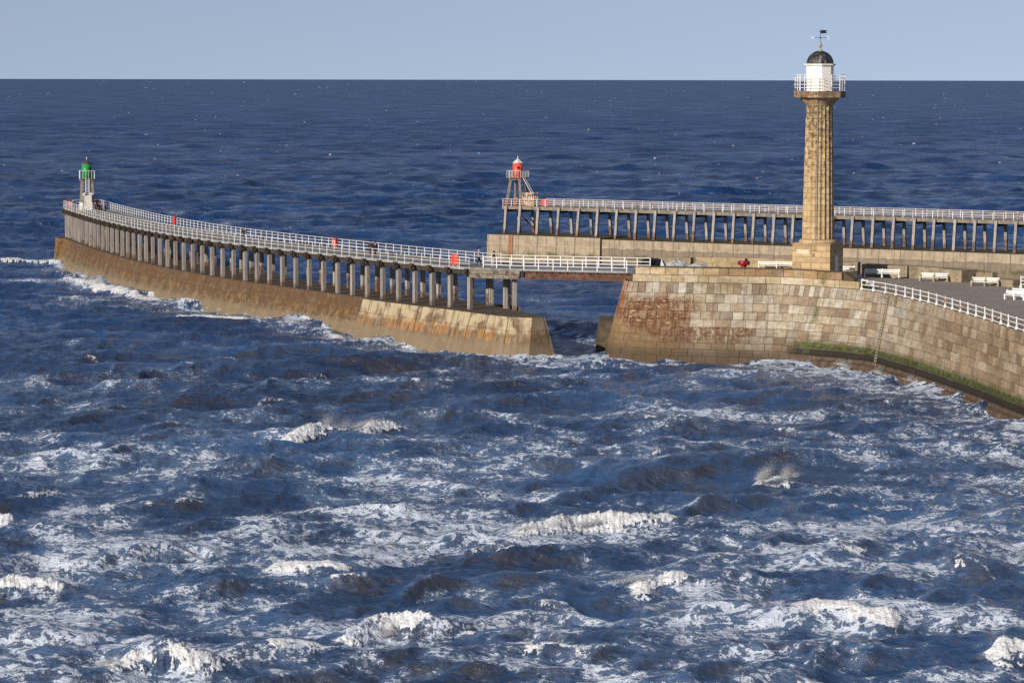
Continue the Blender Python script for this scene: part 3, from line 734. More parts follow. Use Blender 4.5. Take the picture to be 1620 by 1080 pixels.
# nose toe at the gap
m = MB(); t0 = P(948, 545, 0.0)
ta = V((t0.x - .1, t0.y + 3)); 
m.hexa([(ta.x - .35, ta.y - 2.4, -2), (ta.x + 3, ta.y - 2.4, -2), (ta.x + 3, ta.y + 6, -2), (ta.x - .35, ta.y + 6, -2), (ta.x + .35, ta.y - 1.4, 2.5), (ta.x + 3, ta.y - 1.4, 2.5), (ta.x + 3, ta.y + 5, 2.5), (ta.x + .35, ta.y + 5, 2.5)])
m.build('toe_block', MAT['conc_top'], spier)
# parapet in two courses
def ppos(u, z, out=0.0): return v3(SP.off(u, -.22 + out), z)
def pal_low(u, z, r):
    k = r.uniform(.85, 1.08); return tuple(x * k for x in r.choice([(.50, .42, .28), (.46, .37, .23), (.53, .46, .33), (.42, .33, .2)]))
def pal_up(u, z, r):
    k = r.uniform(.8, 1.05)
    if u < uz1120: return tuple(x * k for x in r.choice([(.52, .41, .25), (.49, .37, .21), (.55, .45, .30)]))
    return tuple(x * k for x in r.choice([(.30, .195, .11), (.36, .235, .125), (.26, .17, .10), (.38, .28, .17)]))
uz1120 = uz(1122)
UB = uz(1003) - .4
block_wall([(ZL + .01, D - .02, 1.2, 2.6)], UB, UE_LOW - .5, None, ppos, pal_low, 'parapet_course', spier, MAT['wall'], .5)
def upos(u, z, out=0.0): return v3(SP.off(u, -.30 + out), z)
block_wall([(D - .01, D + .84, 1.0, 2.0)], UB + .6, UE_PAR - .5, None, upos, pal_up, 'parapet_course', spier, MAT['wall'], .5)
m = MB()
uu_ = frange(UB + .6, UE_PAR, .8)
for a, b in zip(uu_, uu_[1:]):
    p = [SP.off(a, -.24), SP.off(b, -.24), SP.off(b, -.95), SP.off(a, -.95)]
    m.hexa([v3(q, D + .78) for q in p] + [v3(q, D + .88) for q in p], col=(.27, .22, .16))
p = [SP.off(UE_PAR, -.3), SP.off(UE_PAR + 1.4, -.3), SP.off(UE_PAR + 1.4, -.95), SP.off(UE_PAR, -.95)]
m.hexa([v3(q, D - .1) for q in p] + [v3(p[0], D + .86), v3(p[1], D + .2), v3(p[2], D + .2), v3(p[3], D + .86)], col=(.2, .13, .08))
m.build('coping', MAT['wall'], spier)
m = MB(); uu_ = frange(UB, UE_LOW, .8)
for a, b in zip(uu_, uu_[1:]):
    p = [SP.off(a, -.3), SP.off(b, -.3), SP.off(b, -1.1), SP.off(a, -1.1)]
    m.hexa([v3(q, ZL - .3) for q in p] + [v3(q, D + .02) for q in p], col=(.40, .33, .22))
m.build('parapet_core', MAT['wall'], spier)
# paving: from the wall edge to the harbour edge
far_pts = [(14.6, 323.3), (16.5, 322.6), (20, 321.3), (30, 318.5)]
far_pts += [tuple(P(x, y, zz))[:2] for x, y, zz in ((1342, 427, D), (1445, 438.5, 7.75), (1536, 446, ZL), (1613, 453.5, ZL))]
dl2 = (V(far_pts[-1]) - V(far_pts[-3])).normalized()
for k in (20, 60, 110): far_pts.append(tuple(V(far_pts[7]) + dl2 * k))
FP = Path(far_pts, .4)
def deck_z(q):
    k = smooth01((q.x - 31.5) / 5.0) * smooth01((322 - q.y) / 8 + .6)
    return D - .03 - (D - ZL - .01) * k
m = MB(); NU, NV = 170, 26
vs = []
for i in range(NU + 1):
    a = SP.off(UMAX * i / NU, -.3); b = FP.at(FP.L * i / NU * .999)
    for j in range(NV + 1):
        q = a.lerp(b, j / NV); vs.append((q.x, q.y, deck_z(q)))
m.v = vs
for i in range(NU):
    for j in range(NV):
        k = i * (NV + 1) + j; m.f.append((k, k + NV + 1, k + NV + 2, k + 1)); m.uv.append(None); m.col.append(None); m.smooth.append(True)
pv = m.build('pavement', MAT['asphalt']); pv['kind'] = 'structure'
m = MB(); uu_ = frange(0, FP.L, 2)
for a, b in zip(uu_, uu_[1:]): m.face([v3(FP.at(b), -2.5), v3(FP.at(a), -2.5), v3(FP.at(a), deck_z(FP.at(a)) - .005), v3(FP.at(b), deck_z(FP.at(b)) - .005)])
m.build('harbour_face', MAT['block'], spier)
# ladder on the wall
ul = uz(1407); m = MB(); L_ = []
for s in (-.24, .24):
    m.tube([wpos(ul + s, ZL - .1, .14), wpos(ul + s, 3.5, .14), wpos(ul + s, .3, .14)], .045, 5)
lad = thing('wall_ladder', 'weathered access ladder running down the sloping stone wall to the water', 'ladder', wpos(ul, .3, .14)); 
st_ = m.build('stile', MAT['grey_beam'], lad); st_.location = -V(lad.location)
m = MB()
for k in range(24):
    z = .5 + k * (ZL - .8) / 23; m.tube([wpos(ul - .24, z, .14), wpos(ul + .24, z, .14)], .032, 4)
ru = m.build('rung', MAT['rail_rust'], lad); ru.location = -V(lad.location)
# promenade railing on the wall
u1_, u2_ = uz(1360.5), UMAX - 2
npost = int((u2_ - u1_) / 2.9) if False else None
rail_u = [uz(x) for x in (1360.5, 1379.4, 1398, 1414.4, 1429, 1441, 1453, 1465.8, 1478.5, 1492, 1503.5, 1515.8, 1528, 1541, 1554.7, 1567, 1580, 1592, 1605, 1618)]
stp = rail_u[-1] - rail_u[-2]
while rail_u[-1] + 2.8 < UMAX - 3: rail_u.append(rail_u[-1] + 2.8)
def rail_f(t):
    x = t * (len(rail_u) - 1); i = min(len(rail_u) - 2, int(x)); u = rail_u[i] + (rail_u[i + 1] - rail_u[i]) * (x - i)
    return v3(SP.off(u, -.18), ZL)
railing('promenade_railing', 'white railing with rust spots along the edge of the stone pier paving, on the right', rail_f, len(rail_u), 1.02, (.98, .55, .10), MAT['white_rust'], .10, .05, 0, base=True)
# far parapet of the pier head
rs = random.Random(5)
def far_wall(name, label, a, b, h, th, mat, courses):
    d = (b - a); L = d.length; d.normalize(); n = V((d.y, -d.x))
    t = thing(name, label, 'wall', v3(a, deck_z(a)))
    m = MB(); zc = 0
    for c in courses:
        u = 0
        while u < L - .05:
            w = min(rs.uniform(1.3, 2.4), L - u); 
            if L - u - w < .5: w = L - u
            q = a + d * (u + w / 2) + n * rs.uniform(-.02, .02); z0 = deck_z(a.lerp(b, (u + w / 2) / L)) - .2
            m.box((q.x - a.x, q.y - a.y, zc + c / 2 - .2 + deck_z(q) - deck_z(a)), (w - .02, th, c - .015 + (.2 if zc == 0 else 0)), math.atan2(d.y, d.x)); u += w
        zc += c
    m.build('stonework', mat, t); return t
def fline(px, Y, z=D): return V((xat(px, 424, Y), Y))
far_wall('parapet_wall', 'pale two-course stone parapet behind the red capstan, left of the lighthouse base', fline(1102, 318.5), fline(1262, 314.5), 1.2, .7, MAT['ashlar'], (.62, .72))
far_wall('parapet_wall', 'brown low parapet wall behind the grey rope heaps', fline(1052, 321), fline(1095, 319), 1.2, .7, MAT['block'], (.55, .62))
def blk_at(x0, x1, ybase, h, th, label, back=0.0, y1=None):
    a, b = P(x0, ybase, D), P(x1, y1 or ybase + (x1 - x0) * .082, D)
    for _ in range(5): a = P(x0, ybase, deck_z(a)); b = P(x1, y1 or ybase + (x1 - x0) * .082, deck_z(b))
    a = V((a.x, a.y + back + th / 2)); b = V((b.x, b.y + back + th / 2))
    far_wall('parapet_block', label, a, b, h, th, MAT['block'], (h * .5, h * .5))
blk_at(1332, 1360, 431, 1.35, 1.2, 'square shadowed stone block just right of the lighthouse base', y1=432)
blk_at(1369, 1441, 434, 1.35, 1.5, 'weathered concrete block wall behind the white bench right of the lighthouse', y1=437)
blk_at(1446, 1500, 438.6, 1.45, 1.4, 'weathered concrete block wall behind the middle of the three far benches', y1=442.8)
blk_at(1500, 1537, 444.5, 1.5, 2.6, 'broad concrete block between the two right-hand far benches', y1=447.3)
blk_at(1541, 1580, 446.5, 1.25, .8, 'low mossy concrete wall behind the rightmost of the far benches', 2.0, y1=449.5)
blk_at(1580, 1613, 452, .95, 1.6, 'low square concrete block at the end of the far benches', y1=455)
railing('quay_railing', 'short white railing at the harbour edge past the last concrete block', lin(P(1615, 455, ZL), P(1690, 464, ZL)), 5, 1.15, (1.12, .75, .38), MAT['white'], .09, .045, 0, base=True)

# ------------------------------------------------------------------ lighthouse
FA = R(25.6); fn = V((-math.sin(FA), -math.cos(FA))); rn = V((math.cos(FA), -math.sin(FA)))
PW = 4.28
pc = P(1312.7, 434.3, D); LC = V((pc.x, pc.y)) - (fn + rn) * (PW / 2)
LY = LC.y
print('lighthouse', LC)
lz = lambda y, dy=0: zat(1297, y, LY + dy) - D
lh = thing('lighthouse', 'tall fluted sandstone column lighthouse with white lantern and dark dome', 'lighthouse', (LC.x, LC.y, D - .03))
def pmb(): return MB()
h_ped = lz(386.5, -2)
m = MB(); n_c = 6
ca, sa = math.cos(-FA), math.sin(-FA)
def pr(x, y): return (x * math.cos(-FA) - y * math.sin(-FA), x * math.sin(-FA) + y * math.cos(-FA))
hw = PW / 2
for side in range(4):
    an = -FA + side * math.pi / 2
    c_, s_ = math.cos(an), math.sin(an)
    def q(x, z): return (x * c_ + hw * s_, x * s_ - hw * c_, z)
    m.face([q(-hw, -.3), q(hw, -.3), q(hw, h_ped), q(-hw, h_ped)], [(side * 5.3 - hw, -.3), (side * 5.3 + hw, -.3), (side * 5.3 + hw, h_ped), (side * 5.3 - hw, h_ped)])
ped = m.build('pedestal', MAT['sandstone'], lh)
m = MB(); m.box((0, 0, h_ped + .06), (PW + .06, PW + .06, .12), -FA); m.build('pedestal_cap', MAT['capital'], lh)
an = -FA + math.pi / 2; c_, s_ = math.cos(an), math.sin(an)
def rf(x, o, z): return V((x * c_ + (hw + o) * s_, x * s_ - (hw + o) * c_, z))
def plate(x, w, z0, z1, name, mat, o=.06, side=1):
    an = -FA + side * math.pi / 2; c_, s_ = math.cos(an), math.sin(an)
    m = MB(); cx, cy = x * c_ + hw * s_, x * s_ - hw * c_
    m.box((cx, cy, (z0 + z1) / 2), (w, o * 2, z1 - z0), an); return m.build(name, mat, lh)
plate(-.1, .95, 0, 1.95, 'door', simple('pale door paint', (.62, .60, .58), .5, .08, 2))
plate(0.1, .95, 2.3, 2.85, 'door_window', simple('dull glass', (.20, .19, .16), .3, .2, 2))
plate(-1.75, .22, 1.9, 2.75, 'notice_board', simple('red and white notice', (.55, .30, .30), .6, .5, 5))
plate(.26, .26, 1.9, 2.25, 'plaque', simple('dark plaque', (.20, .13, .09), .5, .3, 5), .05, 0)
plate(-.05 - .9, 1.5, h_ped - 1.05, h_ped - .55, 'pale_block', simple('pale replaced stone', (.60, .52, .38), .9, .1, 2), .012, 0)
z1, z2 = lz(378), lz(166.5)
rb, rt = 25.2 / FPX * LY, 20.9 / FPX * LY
def flute(t, z):
    x = (t * 20 / (2 * math.pi)) % 1.0; return 1 - .085 * (1 - (2 * x - 1) ** 2)
m = MB(); prof = []
for k in range(25):
    s = k / 24; prof.append((rb + (rt - rb) * (s ** 1.15), z1 + (z2 - z1) * s))
m.lathe(prof, 160, rfun=flute, sm=False)
col_o = m.build('column', MAT['sandstone'], lh)
m = MB(); m.lathe([(rb * 1.22, h_ped + .12), (rb * 1.2, h_ped + .28), (rb * 1.06, h_ped + .5), (rb * .97, z1 + .06)], 40); m.build('column_base', MAT['sandstone'], lh)
re_ = 30.5 / FPX * LY
m = MB(); zs0, zs1 = lz(154), lz(143.8)
m.lathe([(rt * .97, z2 - .05), (rt * 1.03, z2 + .02), (rt * 1.05, z2 + .1), (rt * 1.12, z2 + .16), (re_ * .86, z2 + .42), (re_ * .97, z2 + .6), (re_, z2 + .72), (re_ * .98, zs0 + .02)], 48); m.build('capital', MAT['capital'], lh)
orot = R(-66.1 + 22.5)
ro = 41 / FPX * LY
m = MB(); m.lathe([(ro, zs0), (ro, zs1)], 8, rot=orot, sm=False); m.build('gallery_slab', MAT['slab'], lh)
rl = 21.6 / FPX * LY
zl1 = lz(103.5)
m = MB(); m.lathe([(rl * 1.03, zs1), (rl * 1.03, zs1 + .12), (rl, zs1 + .15), (rl, zl1)], 8, rot=orot, sm=False)
lan = m.build('lantern_room', MAT['lantern_white'], lh)
m = MB(); m.lathe([(rl * 1.0, zl1 - .12), (rl * 1.1, zl1 + .02), (rl * 1.17, zl1 + .06), (rl * 1.17, zl1 + .17), (rl * .9, zl1 + .2)], 8, rot=orot, sm=False); m.build('cornice', MAT['lantern_white'], lan)
zd = zl1 + .19; hd_ = lz(80.8) - zd; rd = 20.9 / FPX * LY
m = MB(); m.lathe([(rd * math.cos(a), zd + hd_ * math.sin(a)) for a in [R(x) for x in range(0, 86, 7)]] + [(.12, zd + hd_)], 8, rot=orot, sm=False)
dm = m.build('dome', MAT['lead'], lh)
m = MB()
for k in range(8):
    t = orot + k * math.pi / 4
    m.tube([(rd * 1.0 * math.cos(a) * math.cos(t), rd * 1.0 * math.cos(a) * math.sin(t), zd + hd_ * math.sin(a) * 1.01) for a in [R(x) for x in range(0, 90, 8)]], .035, 4)
m.build('dome_rib', MAT['lead'], dm)
zf = zd + hd_
m = MB(); m.lathe([(.30, zf - .05), (.26, zf + .08), (.12, zf + .2), (.1, zf + .45), (.2, zf + .52), (.22, zf + .66), (.15, zf + .78), (.08, zf + .86), (.12, zf + .95), (.03, zf + 1.1)], 14)
m.build('finial', simple('grey stone finial', (.30, .27, .23), .8, .3, 5), lh)
zv = lz(59.6); zfl = lz(50.3)
vt = MB(); vt.tube([(0, 0, zf + 1.0), (0, 0, zfl + .25)], .028, 6)
va = R(8)
vt.tube([(-.72 * math.cos(va), -.72 * math.sin(va), zv), (.72 * math.cos(va), .72 * math.sin(va), zv)], .025, 6)
vt.tube([(.72 * math.sin(va), -.72 * math.cos(va), zv), (-.72 * math.sin(va), .72 * math.cos(va), zv)], .025, 6)
vt.lathe([(.02, zv - .1), (.09, zv), (.02, zv + .1)], 10)
vane = vt.build('weather_vane', MAT['black'], lh)
def letter(strokes, c, s, name):
    m = MB(); x_ = V((math.cos(va), math.sin(va), 0))
    for (x0, y0, x1, y1) in strokes: m.beam(V(c) + x_ * (x0 * s) + V((0, 0, y0 * s)), V(c) + x_ * (x1 * s) + V((0, 0, y1 * s)), .045, .06, up=(-math.sin(va), math.cos(va), 0))
    m.build(name, MAT['white'], vane)
letter([(-.5, -.7, -.5, .7), (.5, -.7, .5, .7), (-.5, .7, .5, -.7)], (-.86 * math.cos(va), -.86 * math.sin(va), zv), .24, 'north_letter')
letter([(-.45, .7, .5, .7), (-.45, .7, -.45, 0), (-.45, 0, .45, 0), (.45, 0, .45, -.7), (.45, -.7, -.5, -.7)], (.86 * math.cos(va), .86 * math.sin(va), zv), .24, 'south_letter')
m = MB(); fx = [(0.05, -.19), (.72, -.14), (.58, .0), (.74, .17), (.05, .19)]
pts_a = [V((x, -.02, zfl + z)) for x, z in fx]; pts_b = [V((x, .02, zfl + z)) for x, z in fx]
m.face(pts_a); m.face(pts_b[::-1])
for i in range(5): j = (i + 1) % 5; m.face([pts_a[i], pts_b[i], pts_b[j], pts_a[j]])
m.tube([(.08, 0, zfl), (-.28, 0, zfl)], [.05, .01], 6); m.build('vane_flag', MAT['black'], vane)
# gallery railing
m = MB(); rg = ro * .955; hg = lz(117.8) - zs1
corner = [(rg * math.cos(orot + k * math.pi / 4), rg * math.sin(orot + k * math.pi / 4)) for k in range(8)]
m.box((0, 0, hg / 2), (.075, .075, hg))
gp = m.build('gallery_post', MAT['white_rust'], lh)
first = True
for k in range(8):
    for s in (0, .5):
        a, b = V(corner[k]), V(corner[(k + 1) % 8]); q = a.lerp(b, s)
        o = gp if first else gp.copy()
        if not first: COL.objects.link(o); o.parent = lh
        first = False; o.location = (q.x, q.y, zs1)
for hh in (hg - .02, hg * .8, hg * .6, hg * .4, hg * .2):
    m = MB(); m.tube([(x, y, zs1 + hh) for x, y in corner + corner[:1]], .028, 5); m.build('gallery_rail', MAT['white'], lh)
# lightning conductor down the column
m = MB(); ta = R(-103); pts = []
for z, r in ((zs0 + .1, ro * .93), (zs0 - .02, ro * .9), (z2 + .6, re_ * 1.0), (z2 + .1, rt * 1.08), (z2 - .5, rt * 1.02), (z1 + .5, rb * 1.01), (h_ped + .3, rb * 1.22), (h_ped + .12, hw * 1.03)):
    pts.append((r * math.cos(ta), r * math.sin(ta), z))
e_ = pts[-1]; d_ = V((fn.x, fn.y)); 
base_p = V((0, 0)) + fn * (hw + .04) + rn * (-.05)
pts += [(base_p.x, base_p.y, h_ped + .05), (base_p.x, base_p.y, 0)]
m.tube(pts, .035, 5); m.build('conductor_strip', simple('green grey copper strip', (.36, .36, .28), .6, .15, 3), lh)
# ------------------------------------------------------------------ east extension pier
EA, EB = P(797, 325.6, D), P(1620, 349.8, D)
ED = (EB - EA).normalized(); EN = V((-ED.y, ED.x, 0))       # away from the camera
EW = 4.5
epier = thing('extension_pier', 'straight timber trestle pier with splayed legs behind the lighthouse, under the red beacon', 'pier', (0, 0, 0))
EE = EA + ED * 150
def eat(px):
    a, b = 0.0, 150.0
    for _ in range(40):
        c = (a + b) / 2
        if proj(EA + ED * c)[0] < px: a = c
        else: b = c
    return a
m = MB()
def long_beam(a0, a1, k0, k1, z0, z1, name, mat):
    m = MB(); n = max(1, int((a1 - a0) / 6))
    for i in range(n):
        s0, s1 = a0 + (a1 - a0) * i / n, a0 + (a1 - a0) * (i + 1) / n - (.02 if i < n - 1 else 0)
        p = [EA + ED * s0 + EN * k0, EA + ED * s1 + EN * k0, EA + ED * s1 + EN * k1, EA + ED * s0 + EN * k1]
        m.hexa([V((q.x, q.y, z0)) for q in p] + [V((q.x, q.y, z1)) for q in p])
    return m.build(name, mat, epier)
long_beam(-.3, 150, 0, .3, D - .52, D, 'beam', MAT['grey_beam'])
long_beam(-.3, 150, EW - .3, EW, D - .52, D, 'beam', MAT['grey_beam'])
long_beam(0, 150, .3, EW - .3, D - .2, D - .02, 'deck', MAT['deck_boards'])
bents = [801.7, 823.9, 852.6, 885, 916.5, 946.7, 977, 1007.8, 1038, 1069, 1100, 1131, 1162.5, 1194, 1226, 1256.4, 1288, 1319, 1350, 1382.7, 1415, 1447.8, 1478.9, 1512, 1543.7, 1576.7, 1608.5, 1641, 1674, 1707, 1740]
ZE1 = 3.95
k0 = (P(771, 370.6, ZE1) - EA).dot(EN)
ZE2 = min((abs((P(1256, 389.8, z / 50) - EA).dot(EN) - k0 - .35), z / 50) for z in range(60, 230))[1]
print('ZE2', ZE2)
step_s = eat(969)
proto = {}
erz = math.atan2(ED.y, ED.x)
bent_s = [eat(x) for x in bents]
while bent_s[-1] < 145: bent_s.append(bent_s[-1] + 3.3)
for bi_, s in enumerate(bent_s):
    zb = ZE1 if s < step_s else ZE2
    for side in (0, 1):
        key = (side, zb)
        if key not in proto:
            m = MB(); sp = -.55 if side == 0 else .55
            m.beam((0, sp, zb - .05 - D), (0, 0, -.1 if side == 0 else -.5), .40, .40, up=(1, 0, 0))
            if side == 0: m.box((0, -.08, -.3), (.46, .3, .5))
            proto[key] = m.build('pile', MAT['pile'], epier); o = proto[key]
        else:
            o = proto[key].copy(); COL.objects.link(o); o.parent = epier
        o.location = EA + ED * s + EN * (-.12 if side == 0 else EW - .8); o.rotation_euler.z = erz
    if bi_ == 0:
        m = MB(); m.beam((0, .2, -.75), (0, EW - .4, -.75), .34, .4); capE = m.build('cap_beam', MAT['dark_beam'], epier); o = capE
    else: o = capE.copy(); COL.objects.link(o); o.parent = epier
    o.location = EA + ED * s; o.rotation_euler.z = erz
m = MB(); a = EA + ED * eat(815) + EN * .4; b = EA + ED * eat(838) + EN * 2.8
m.beam(V((a.x, a.y, D - .6)), V((b.x, b.y, ZE1)), .22, .22); m.build('brace', MAT['dark_beam'], epier)
# foundation
e0 = P(771, 370.6, ZE1); s0 = (e0 - EA).dot(ED); k0 = (e0 - EA).dot(EN)
zs2 = [-2.5, -1, 0, 1, 2, 3]
def eface(k, bat, zt): return lambda u, z: (lambda q: V((q.x, q.y, z)))(EA + ED * u + EN * (k - (zt - z) * bat))
def foundation(sa, sb, k, kb, zt, attr):
    zz = zs2 + [zt]
    strip(zz, frange(sa, sb, 2), eface(k, .06, zt), MAT['conc_e'], 'concrete_foundation', epier, lambda u: attr)
    m = MB(); p = [EA + ED * sa + EN * k, EA + ED * sb + EN * k, EA + ED * sb + EN * kb, EA + ED * sa + EN * kb]
    m.face([V((q.x, q.y, zt)) for q in p]); m.build('foundation_top', MAT['conc_top_e'], epier)
    m = MB(); kk = (zt + 2.5) * .06
    for (ia, ib) in ((1, 2), (2, 3), (3, 0)):
        a, b = p[ia], p[ib]
        m.face([V((a.x, a.y, -2.5)), V((b.x, b.y, -2.5)), V((b.x, b.y, zt)), V((a.x, a.y, zt))], [(0, -2.5), (6, -2.5), (6, zt), (0, zt)])
    m.build('harbour_face', MAT['conc_e'], epier)
print('east k0', k0, s0)
foundation(s0, step_s, k0, EW + 1.6, ZE1, 0.0)
k2 = (P(1256, 389.8, ZE2) - EA).dot(EN)
print('k2', k2, (P(1620, 406, ZE2) - EA).dot(EN), (P(980, 380.2, ZE2) - EA).dot(EN))
foundation(step_s, 150, k2, EW + 1.6, ZE2, 1.0)
m = MB(); m.face([EA + ED * step_s + EN * (k0 - .3) + V((0, 0, -D - 2)), EA + ED * step_s + EN * 4 + V((0, 0, -D - 2)), EA + ED * step_s + EN * 4 + V((0, 0, ZE1 - D)), EA + ED * step_s + EN * k0 + V((0, 0, ZE1 - D))], [(0, 0), (3, 0), (3, 4), (0, 4)])
m.build('step_face', MAT['conc_e'], epier)
npn = 62
railing('pier_railing', 'worn white railing on the near side of the straight timber pier behind the lighthouse', lambda t: EA + ED * (t * 149 - .2) + EN * .06, 95, 1.15, (1.12, .74, .38), MAT['rail_rust'], .085, .04, 0, 'railings of the straight timber pier', mats=[MAT['rail_rust'], MAT['white_rust'], MAT['white']])
railing('pier_railing', 'worn white railing on the far side of the straight timber pier behind the lighthouse', lambda t: EA + ED * (t * 149 - .2) + EN * (EW - .1), 84, 1.15, (1.12, .74, .38), MAT['rail_rust'], .085, .04, 0, 'railings of the straight timber pier', mats=[MAT['rail_rust'], MAT['white_rust']])
# rusty ladder on the east foundation
sl_ = eat(829); lad2 = thing('access_ladder', 'rusty orange ladder on the pale concrete foundation below the red beacon', 'ladder', EA + ED * sl_ + EN * (k0 - .2) + V((0, 0, -D)))
m = MB()
for s in (-.28, .28): m.tube([ED * s + V((0, 0, .8)) - EN * .3, ED * s + V((0, 0, ZE1 + .1)) - EN * .02], .06, 5)
m.build('stile', MAT['orange_red'], lad2); m = MB()
for k in range(10):
    z = 1 + k * .31; m.tube([ED * -.28 + V((0, 0, z)) - EN * (.3 - .28 * (z - .8) / 3.2), ED * .28 + V((0, 0, z)) - EN * (.3 - .28 * (z - .8) / 3.2)], .045, 4)
m.build('rung', MAT['orange_red'], lad2)

# ------------------------------------------------------------------ beacons
def beacon(name, label, loc, rz, s, drum_mat, roof_mat, roof_n, z_plat, z_drum_top, z_top, r_drum, rail_r, rail_h, leg_top, leg_bot, leg_feet):
    t = thing(name, label, 'beacon', loc, rz)
    m = MB(); m.beam((leg_bot, leg_bot, -.05), (leg_top, leg_top, z_plat - .2), .34, .34)
    lg = m.build('leg', MAT['pile_dry'], t)
    m = MB(); m.beam((leg_bot, leg_bot, -.03), (leg_bot + (leg_top - leg_bot) * .24, leg_bot + (leg_top - leg_bot) * .24, z_plat * .24), .40, .40); ft = m.build('painted_foot', leg_feet, lg)
    for k in (1, 2, 3):
        o = lg.copy(); COL.objects.link(o); o.parent = t; o.rotation_euler.z = k * math.pi / 2
        f = ft.copy(); COL.objects.link(f); f.parent = o
    m = MB(); m.box((0, 0, z_plat - .03), (rail_r * 2 + .12, rail_r * 2 + .12, .1))
    for y in (-leg_top, leg_top): m.box((0, y, z_plat - .24), (leg_top * 2 + .8, .28, .3)); 
    for x in (-leg_top, leg_top): m.box((x, 0, z_plat - .25), (.26, leg_top * 2 + .5, .26))
    m.build('platform', MAT['grey_beam'], t)
    m = MB(); m.lathe([(r_drum, z_plat + .02), (r_drum, z_drum_top)], 28); m.lathe([(r_drum * 1.02, z_plat + .05), (r_drum * 1.03, z_plat + .13)], 28); d = m.build('lamp_house', drum_mat, t)
    m = MB(); m.box((0, -r_drum, z_plat + (z_drum_top - z_plat) * .68), (.34, .12, .34)); d2 = m.build('window', MAT['black'], d); d2.rotation_euler.z = R(35)
    m = MB(); m.lathe([(r_drum * 1.12, z_drum_top - .04), (r_drum * 1.12, z_drum_top + .06), (r_drum * .5, z_drum_top + (z_top - z_drum_top) * .62), (.06, z_top), (.0, z_top + .02)], roof_n, sm=False); rf_ = m.build('roof', roof_mat, t)
    m = MB(); m.tube([(0, 0, z_top - .1), (0, 0, z_top + .42)], .05, 6); m.lathe([(.0, z_top + .02), (.12, z_top + .08), (0, z_top + .2)], 8); m.build('finial', MAT['white'], rf_)
    m = MB(); m.box((0, 0, rail_h / 2), (.045, .045, rail_h)); pr_ = m.build('railing_post', MAT['white'], t); first = True
    n = 5; c = [(-rail_r, -rail_r), (rail_r, -rail_r), (rail_r, rail_r), (-rail_r, rail_r)]
    for k in range(4):
        a, b = V(c[k]), V(c[(k + 1) % 4])
        for j in range(n):
            q = a.lerp(b, j / n); o = pr_ if first else pr_.copy()
            if not first: COL.objects.link(o); o.parent = t
            first = False; o.location = (q.x, q.y, z_plat)
    for h in (rail_h,):
        m = MB(); m.tube([(x, y, z_plat + h) for x, y in c + c[:1]], .020, 5); m.build('railing_rail', MAT['white'], t)
    return t
MAT['pile_dry'] = simple('weathered beacon timber', (.27, .225, .185), .85, .3, 1.5, (.10, .07, .05), .2, .3)
MAT['slate'] = simple('dark roof', (.075, .062, .058), .6, .3, 3)
MAT['white_roof'] = simple('pale roof', (.60, .58, .54), .5, .15, 2)
GY = None
gb = P(138, 331.5, D); GYd = gb.y; gz = lambda y: zat(138, y, GYd) - D
MAT['white_foot'] = MAT['white']
gt = beacon('beacon_tower', 'green drum beacon on four timber legs at the seaward end of the curved pier', (gb.x, gb.y, D - .02), R(12), 1, MAT['green'], MAT['slate'], 8, gz(282.5), gz(258.5), gz(252.6), 7.9 / FPX * GYd, 1.12, gz(269.8) - gz(282.5), .72, 1.02, MAT['white_foot'])
# ladder and white hatch in front of the green beacon
m = MB()
for s in (-.27, .27): m.tube([(s, -1.25, 1.8), (s, -1.1, gz(282.5) + .1)], .05, 5)
for k in range(9): z = 2.2 + k * .3; m.tube([(-.27, -1.23 + k * .015, z), (.27, -1.23 + k * .015, z)], .038, 4)
m.build('ladder', MAT['white'], gt)
m = MB(); m.box((0, -1.45, 1.15), (1.05, .5, 2.3))
for s in (-.55, .55): m.box((s, -1.45, 1.2), (.1, .6, 2.5)); m.beam((s * .9, -1.45, 2.4), (s * 1.25, -1.45, 2.62), .06, .5)
for k in range(6): m.box((0, -1.72, .3 + k * .36), (.92, .04, .06))
m.build('ladder_guard', simple('grimy white paint', (.66, .63, .57), .6, .16, 3, (.36, .26, .18), .25), gt)
rb_ = P(820, 326, D) + EN * 0; rbp = EA + ED * eat(808) + EN * (EW / 2); RY = rbp.y; rz_ = lambda y: zat(818, y, RY) - D
rtw = beacon('beacon_tower', 'red drum beacon on four splayed timber legs at the end of the straight pier', (rbp.x, rbp.y, D - .02), erz, 1, MAT['beacon_red'], MAT['white_roof'], 6, rz_(280.6), rz_(257.6), rz_(250.5), 7.95 / FPX * RY, 1.30, rz_(269.6) - rz_(280.6), .82, 1.38, MAT['orange_red'])
m = MB(); zp = rz_(281)
for s in (-.3, .3): m.tube([(1.5, s - .6, zp), (3.1, s - .6, 2.1)], .07, 5)
for k in range(9): q = V((1.5, -.9, zp)).lerp(V((3.1, -.9, 2.1)), k / 8.5); m.tube([q, q + V((0, .6, 0))], .045, 4)
m.build('ladder', MAT['white_roof'], rtw)
m = MB()
for x in (1.75, 2.15, 2.55, 3.0, 3.4, 3.75):
    for y in (-1.3, -.1): m.box((x, y, 1.05 if x < 3.3 else .9), (.13, .13, 2.1 if x < 3.3 else 1.8))
for y in (-1.3, -.1): m.box((2.75, y, 2.1), (2.2, .12, .1)); m.box((2.75, y, 1.2), (2.0, .08, .1))
m.box((3.1, -.7, 2.12), (1.1, 1.3, .08)); m.box((2.6, -.7, .5), (1.9, 1.1, .9))
m.build('ladder_guard', simple('yellowed white paint', (.60, .49, .33), .6, .25, 2.5, (.36, .15, .06), .35), rtw)

